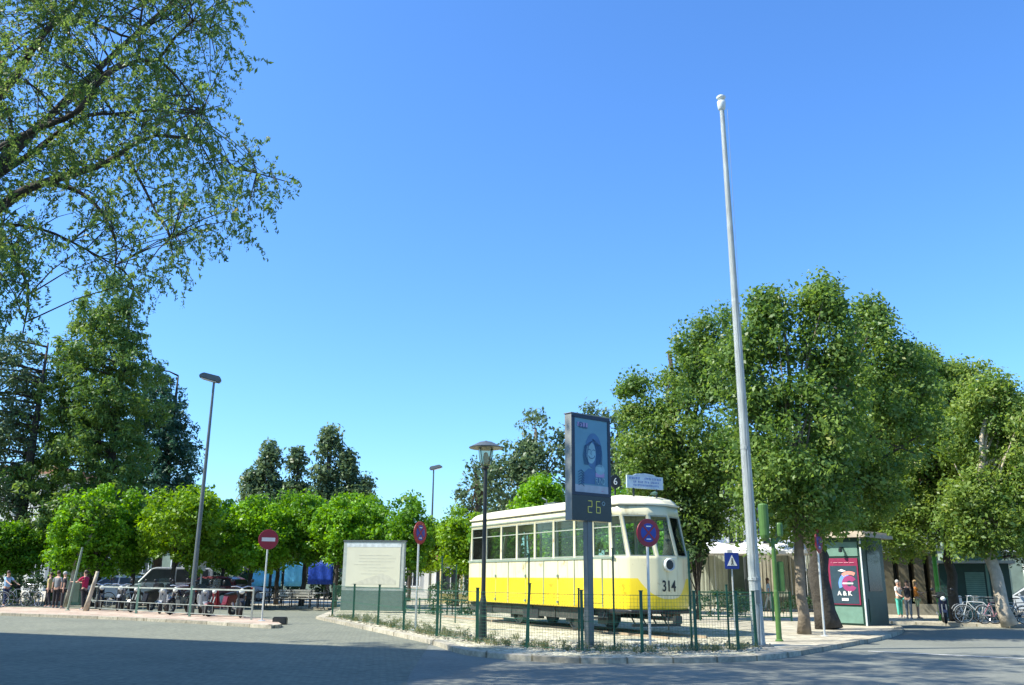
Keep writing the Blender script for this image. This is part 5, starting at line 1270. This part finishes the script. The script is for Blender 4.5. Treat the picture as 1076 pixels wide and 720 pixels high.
# dark bush between the tram nose and the cafe
bigtree('dark bushy laurel between the tram nose and the cafe canvas', 733, 640, 36, [(712,748,540,615),(720,756,520,575),(700,735,520,560)], 1.0, .1, M['barkd'], leaf=L_dark, group='bushes', ls=.15, cr=.4, name='laurel_bush')
# wispy tall trees behind the tram
bigtree('tall grey green wispy tree behind the tram, left of the advertising totem', 560, 600, 58, [(545,585,430,540),(520,600,470,560),(500,560,490,570),(530,570,455,520),(580,612,460,540)], 6, .3, M['bark'], leaf=L_wisp, group='wispy trees behind the tram', ls=.24, cr=.75, per=46, dens=4.2)
bigtree('wispy tree behind the street lantern', 500, 600, 62, [(478,540,485,560),(490,520,478,520),(468,500,515,570)], 6, .3, M['bark'], leaf=L_wisp, group='wispy trees behind the tram', ls=.24, cr=.75, per=42, dens=3.6)
bigtree('wispy tree behind the right of the advertising totem', 640, 600, 60, [(608,665,430,540),(612,640,428,480),(640,680,460,560)], 6, .3, M['bark'], leaf=L_wisp, group='wispy trees behind the tram', ls=.24, cr=.75, per=46, dens=4.2)
# dark spires behind the orange trees
gs = 'dark tall trees behind the orange trees'
for (u, w, vt, vb, lb_) in ((281,17,469,540,'dark spire tree left of the no entry sign skyline'),(310,13,476,540,'second dark spire tree from the left, behind the no entry sign'),(343,16,450,540,'tallest dark spire tree behind the orange trees'),(364,13,479,540,'dark tree just right of the tallest spire'),(262,14,500,545,'lowest dark tree at the left of the spire group'),(381,14,503,545,'low dark tree at the right end of the spire group')):
    bigtree(lb_, u, 600, 75, [(u-w*1.25,u+w*1.25,(vt+vb)/2,vb+25),(u-w*.65,u+w*.6,vt+8,vb),(u-w*.35,u+w*.4,vt,vt+35)], 4, .3, M['barkd'], leaf=L_wisp, group=gs, ls=.30, cr=.85, per=70, dens=5.5)
# conifers at left
def conifer(label, ub, Y, prof, leaf, bark, cr, ls, per, nc, droop=.3, tr=.35, layered=False):
    base = (PX(ub,Y), Y); t = thing('conifer', label, 'tree', (base[0],base[1],KZ), 0, 'conifers on the left'); cen = []
    vs_ = [p[0] for p in prof]
    zs_ = [P(ub,p[0],Y).z-KZ for p in prof]; xl_ = [PX(p[1],Y)-base[0]+0*p[0] for p in prof]; xr_ = [PX(p[2],Y)-base[0] for p in prof]
    xl_ = [P(p[1],p[0],Y).x-base[0] for p in prof]; xr_ = [P(p[2],p[0],Y).x-base[0] for p in prof]
    zmin, zmax = zs_[-1], zs_[0]; zz = np.array(zs_[::-1]); ll = np.array(xl_[::-1]); rr_ = np.array(xr_[::-1]); m = MB()
    wts = None; made = 0
    tiers = np.linspace(zmin, zmax, 16) if layered else None
    while made < nc:
        z = rng.uniform(zmin, zmax)
        if layered: z = tiers[rng.integers(len(tiers))]+rng.normal()*.12
        l, r = np.interp(z, zz, ll), np.interp(z, zz, rr_); w = (r-l)/2; c = (l+r)/2
        if rng.random() > w/max((rr_-ll)/2)*1.05: continue
        a = rng.random()*2*pi; q = (rng.random()**.42); q *= (1+.10*sin(a*5+z*1.7)+.12*sin(z*2.3+a)+.10*rng.normal())
        cen.append((c+w*q*cos(a), w*q*sin(a), z - (q*w*.12 if not layered else -q*w*.05))); made += 1
        if rng.random() < .10: m.tube([(0,0,max(z-.4,.5)),(cen[-1][0]*.5,cen[-1][1]*.5,z-.1),cen[-1]],[.07,.05,.02],5)
    leaves('crown', np.array(cen), cr*(.6+.7*rng.random(nc)), per, ls, leaf, t, aspect=.35, droop=droop, flat=.3 if layered else 0)
    m.tube([(0,0,0),(0,0,zmax*.5),(.0,0,zmax*.97)],[tr,tr*.7,.05],10); m.build('trunk', bark, t, smooth=True); return t
conifer('big yellow green conifer towering behind the orange trees on the left', 100, 52,
  [(292,106,124),(310,92,134),(335,76,146),(352,82,154),(362,64,150),(385,54,164),(400,60,156),(420,42,160),(455,36,150),(490,28,158),(530,14,160),(575,10,155)], L_conif, M['barkd'], .52, .24, 58, 1250)
conifer('dark blue green conifer with spreading tiers right of the big conifer', 163, 60,
  [(388,162,169),(405,148,184),(430,140,196),(460,134,203),(500,128,208),(540,130,206),(570,135,200)], L_deod, M['barkd'], .5, .28, 46, 620, layered=True)
conifer('open crowned pine at the left edge with a bare dark trunk', 12, 50,
  [(352,2,34),(365,-25,46),(395,-40,44),(430,-45,36),(470,-45,30),(530,-40,38)], L_wisp, M['barkd'], .6, .24, 46, 400, droop=.2)
# trunks: plane tree at left with pale bark, slanting trunk by the railing
t = thing('plane_tree', 'pale barked leaning tree trunk left of the leaning green post', 'tree', at(52,638.5)+Vector((0,1.5,0)), 0)
m = MB(); hh = P(64,545,40).z-KZ
m.tube([(0,0,0),(.12,0,1.0),(.2,0,1.9),(.35,0,2.6),(.75,0,3.1),(.65,.1,3.7),(.8,.1,hh)],[.13,.11,.10,.09,.10,.07,.04],10); m.build('trunk', M['barkl'], t, smooth=True)
leaves('crown', crown_points([(.3,.5,hh+.5,1.2,1.0,.7)], 40, .4), .45, 45, .15, L_plane, t)
t = thing('young_tree', 'slanting thin trunk beside the man in crimson at the railing end', 'tree', at(90,642), 0)
m = MB(); m.tube([(0,0,0),(.08,0,.5),(.2,0,1.1),(.28,.02,1.6)],[.13,.09,.08,.07],10); m.build('trunk', M['barkl'], t, smooth=True)

# hedges
def hedge(label, u0, u1, Y, h, dy=1.0, leaf=L_hedge, ls=.10, name='hedge', per=34):
    x0, x1 = PX(u0,Y), PX(u1,Y); n_ = int((x1-x0)*h*14*max(1,dy))
    c = np.stack([rng.uniform(x0,x1,n_)-(x0+x1)/2, rng.uniform(-dy/2,dy/2,n_), rng.uniform(.1,h,n_)*(1-.15*rng.random(n_))],1)
    t = thing(name, label, 'hedge', ((x0+x1)/2, Y, KZ)); leaves('foliage', c, .22, per, ls, leaf, t)
    m = MB()
    for k in range(max(3,int((x1-x0)*1.2))): x = -(x1-x0)/2+(x1-x0)*(k+.5)/max(3,int((x1-x0)*1.2)); m.tube([(x,0,0),(x+.05,.05,h*.8)],[.03,.01],5)
    m.build('stems', M['barkd'], t); return t
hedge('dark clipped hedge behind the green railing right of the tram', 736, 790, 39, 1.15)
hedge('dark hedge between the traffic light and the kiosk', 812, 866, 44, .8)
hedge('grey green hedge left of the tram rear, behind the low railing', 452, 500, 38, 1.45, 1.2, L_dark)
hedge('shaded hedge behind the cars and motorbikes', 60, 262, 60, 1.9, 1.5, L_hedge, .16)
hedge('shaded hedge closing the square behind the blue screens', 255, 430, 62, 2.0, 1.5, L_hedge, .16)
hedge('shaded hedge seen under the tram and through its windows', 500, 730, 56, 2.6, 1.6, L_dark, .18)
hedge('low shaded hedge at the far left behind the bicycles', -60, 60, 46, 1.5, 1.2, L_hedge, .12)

# near tree reaching in at the upper left
base = Vector((-10.6, 12.5, 0)); t = thing('near_tree', 'near tree whose feathery branches hang into the picture at the upper left', 'tree', base, 0)
trk = MB()
def W_(u, v, d): r_ = ray(u, v); return Vector((0,0,CAMZ)) + r_*(d/r_.y) - base
fork = Vector((.5,0,4.6))
trk.tube([(0,0,0),(.05,.05,1.5),(.2,0,3.2),fork],[.34,.27,.24,.22],12)
br = {
 'b1': ([(-60,262),(0,218),(30,198),(60,188),(110,172),(140,152),(165,142)], .085, 12.0),
 'b2': ([(-90,250),(0,183),(35,160),(60,140),(90,122),(120,120),(150,128)], .06, 13.0),
 'b3': ([(-60,170),(0,98),(20,75),(35,50),(55,25),(80,0),(100,-50)], .08, 12.5),
 'b4': ([(-80,200),(0,155),(40,135),(80,118),(110,80),(145,64),(166,62),(185,38),(203,22)], .05, 11.5),
 'b5': ([(146,64),(147,30),(151,2),(160,-30)], .022, 11.5),
 'b6': ([(166,62),(185,80),(200,100),(212,118)], .018, 11.5),
 'b7': ([(50,192),(80,200),(100,215),(112,232),(122,255),(120,290)], .03, 12.0),
 'b8': ([(130,160),(150,195),(165,225),(180,250)], .022, 12.0),
 'b9': ([(165,142),(200,146),(225,155),(245,175),(270,182),(305,192)], .022, 12.2),
 'b10': ([(120,120),(160,116),(200,118),(235,110)], .02, 12.8),
 'b11': ([(0,260),(20,280),(30,310),(24,350)], .03, 11.0),
 'b12': ([(60,20),(100,25),(140,40),(170,20),(220,30)], .025, 13.5),
 'b13': ([(-20,240),(40,240),(90,262),(130,285)], .035, 13.5),
}
segs_ = []
for k, (pp, r0, d) in br.items():
    q = [W_(u, v, d+.25*sin(i*1.3)) for i, (u, v) in enumerate(pp)]
    if k in ('b1','b2','b3','b4','b13','b11'): q = [fork.copy(), fork.lerp(q[0],.5)+Vector((0,0,.15))] + q
    n_ = len(q); q = smooth_pts(q, n=3)
    trk.tube(q, [1.35*r0*(1-.80*i/(len(q)-1)) for i in range(len(q))], 7)
    segs_ += q[len(q)//3:] if k in ('b1','b2','b3','b4','b13') else q
segs_ = [s for s in segs_]
# out-of-frame limbs
for (x,y,z,r) in ((-3.5,2,9,.12),(2,5,13,.12),(-1,-3.5,9.5,.12),(-4,5,12,.1),(1,1,14,.14),(6,3.5,16,.08)):
    e = Vector((x,y,z)); q = [fork, fork.lerp(e,.4)+Vector((0,0,.6)), fork.lerp(e,.75)+Vector((0,0,.4)), e]; q = smooth_pts(q, n=3)
    trk.tube(q, [r*(1-.8*i/(len(q)-1)) for i in range(len(q))], 7); 
cl = []
poly = [(-30,-40),(246,-40),(245,0),(256,25),(250,50),(232,75),(224,100),(240,122),(262,140),(280,165),(300,178),(292,192),(272,205),(262,225),(240,245),(214,265),(190,285),(165,300),(140,308),(112,290),(90,275),(60,262),(40,262),(30,300),(20,345),(-30,345)]
def inside(x, y):
    c = False; n_ = len(poly)
    for i in range(n_):
        x1,y1 = poly[i]; x2,y2 = poly[(i+1)%n_]
        if (y1>y) != (y2>y) and x < (x2-x1)*(y-y1)/(y2-y1)+x1: c = not c
    return c
segA = np.array([tuple(s) for s in segs_])
holes = [(205,60,26),(225,150,14),(55,215,18),(160,250,18),(20,30,14),(110,50,16),(190,110,14),(90,240,14),(15,130,12),(130,215,12)]
while len(cl) < 470:
    u, v = random.uniform(-30,312), random.uniform(-40,345)
    if not inside(u, v): continue
    if any((u-a)**2+(v-b_)**2 < r*r for a,b_,r in holes) and random.random() < .8: continue
    if v > 200 and random.random() < .4: continue
    d = random.uniform(10.2,15.0); p = W_(u, v, d); cl.append(p)
out_ = crown_points([(-3,2,9.5,3.2,3.5,2.6),(1,5,13,3.5,3,2.4),(-1,-3,9.5,3,2.5,2.2),(2.5,-1,14.5,3.5,3.2,2),(5,-2,14,2.5,2.5,1.5),(1.6,3.5,16,3.2,2.8,1.6),(-1.4,4.5,15.5,3,2.8,1.6),(4.6,2.5,16.2,2.8,2.6,1.4),(0,1,14.5,4,3.5,2.0),(6,3,16.0,2.6,2.6,1.5),(-4,5,12,3,3,2.5)], 640, .3)
def uv_(p):
    c = CM.transposed() @ (Vector(p)+base-Vector((0,0,CAMZ))); return W/2+F*c.x/-c.z, H/2-F*c.y/-c.z
out_ = np.array([p for p in out_ if (lambda q: q[0] < -20 or q[1] < -25)(uv_(p))])
for i, p in enumerate(cl):
    j = np.argmin(((segA-np.array(p))**2).sum(1)); s = Vector(segA[j])
    md_ = s.lerp(p,.5)+Vector((0,0,.06)); trk.tube([s, md_, p, p+Vector((random.uniform(-.1,.2),0,-.15))], [.011,.008,.005,.003], 4, cap=False)
trk.build('trunk', M['barkd'], t, smooth=True)
# compound leaves: leaflets strung along drooping stalks
def feathery(cen, stalks, leaf):
    P_ = []; A_ = []
    for c in cen:
        for s in range(stalks):
            st = np.array(c)+rng.normal(size=3)*.16; dr = rng.normal(size=3); dr[2] = dr[2]*.4-.45; dr /= np.linalg.norm(dr); Ls = rng.uniform(.18,.34)
            for k in range(7):
                f = (k+1)/7.; P_.append(st+dr*Ls*f+np.array([0,0,-.10*f*f])); A_.append(dr)
    return np.array(P_), np.array(A_)
pp_, _ = feathery([tuple(p) for p in cl], 7, None)
leaves('crown', pp_, .04, 4, .056, L_pod, t, aspect=.36, droop=.6)
leaves('upper_crown', out_, .55, 60, .16, L_pod, t, aspect=.5, droop=.5)

# grass tufts and weeds along the fence
gm_ = leafmat('dry_grass', (.05,.09,.03), (.26,.25,.12), .3)
cs = []
for i in range(len(lowp)-1):
    a, b_ = lowp[i], lowp[i+1]; nn = Vector((-(b_-a).y,(b_-a).x,0)).normalized()
    for k in range(int((b_-a).length*14)):
        q = a.lerp(b_, random.random())+nn*random.uniform(-.25,2.2)*random.random(); cs.append((q.x,q.y,KZ+.06))
gr = leaves('grass', cs, .09, 22, .10, gm_, None, aspect=.12, droop=-1.2); tag(gr, 'dry grass and weeds growing along the foot of the mesh fence', 'grass', kind='stuff')
sg = MB(); rs = random.Random(9)
for k in range(1600):
    i = rs.randrange(len(lowp)-1); q = lowp[i].lerp(lowp[i+1], rs.random()); r_ = rs.uniform(.015,.05); sg.ball((q.x+rs.uniform(-.3,.3), q.y+rs.uniform(0,1)**1.5*3.5-.28, KZ+.01), r_, 5, 3, 1, .8, .7)
o = sg.build('gravel', groundmat('stones', [((.16,.15,.11),(.48,.44,.34))],[3])); tag(o, 'loose pale stones scattered on the soil behind the mesh fence', 'gravel', kind='stuff')

bt = Vector((-9.5, 4.0, 0))  # out-of-view tree, added so its crown dapples the foreground road
tree('broadleaf_tree', 'unseen tree added left of the camera to dapple the road with shade', 'tree', (bt.x,bt.y), 5, .25, [(0,0,11.5,3.4,3.4,2.6),(1.5,1,14,2.4,2.4,2.0),(2.5,-1,12,2.5,2.5,1.8)], 100, 60, .6, .17, L_pod, M['barkd'], 'unseen shade trees left of the camera', z0=0)
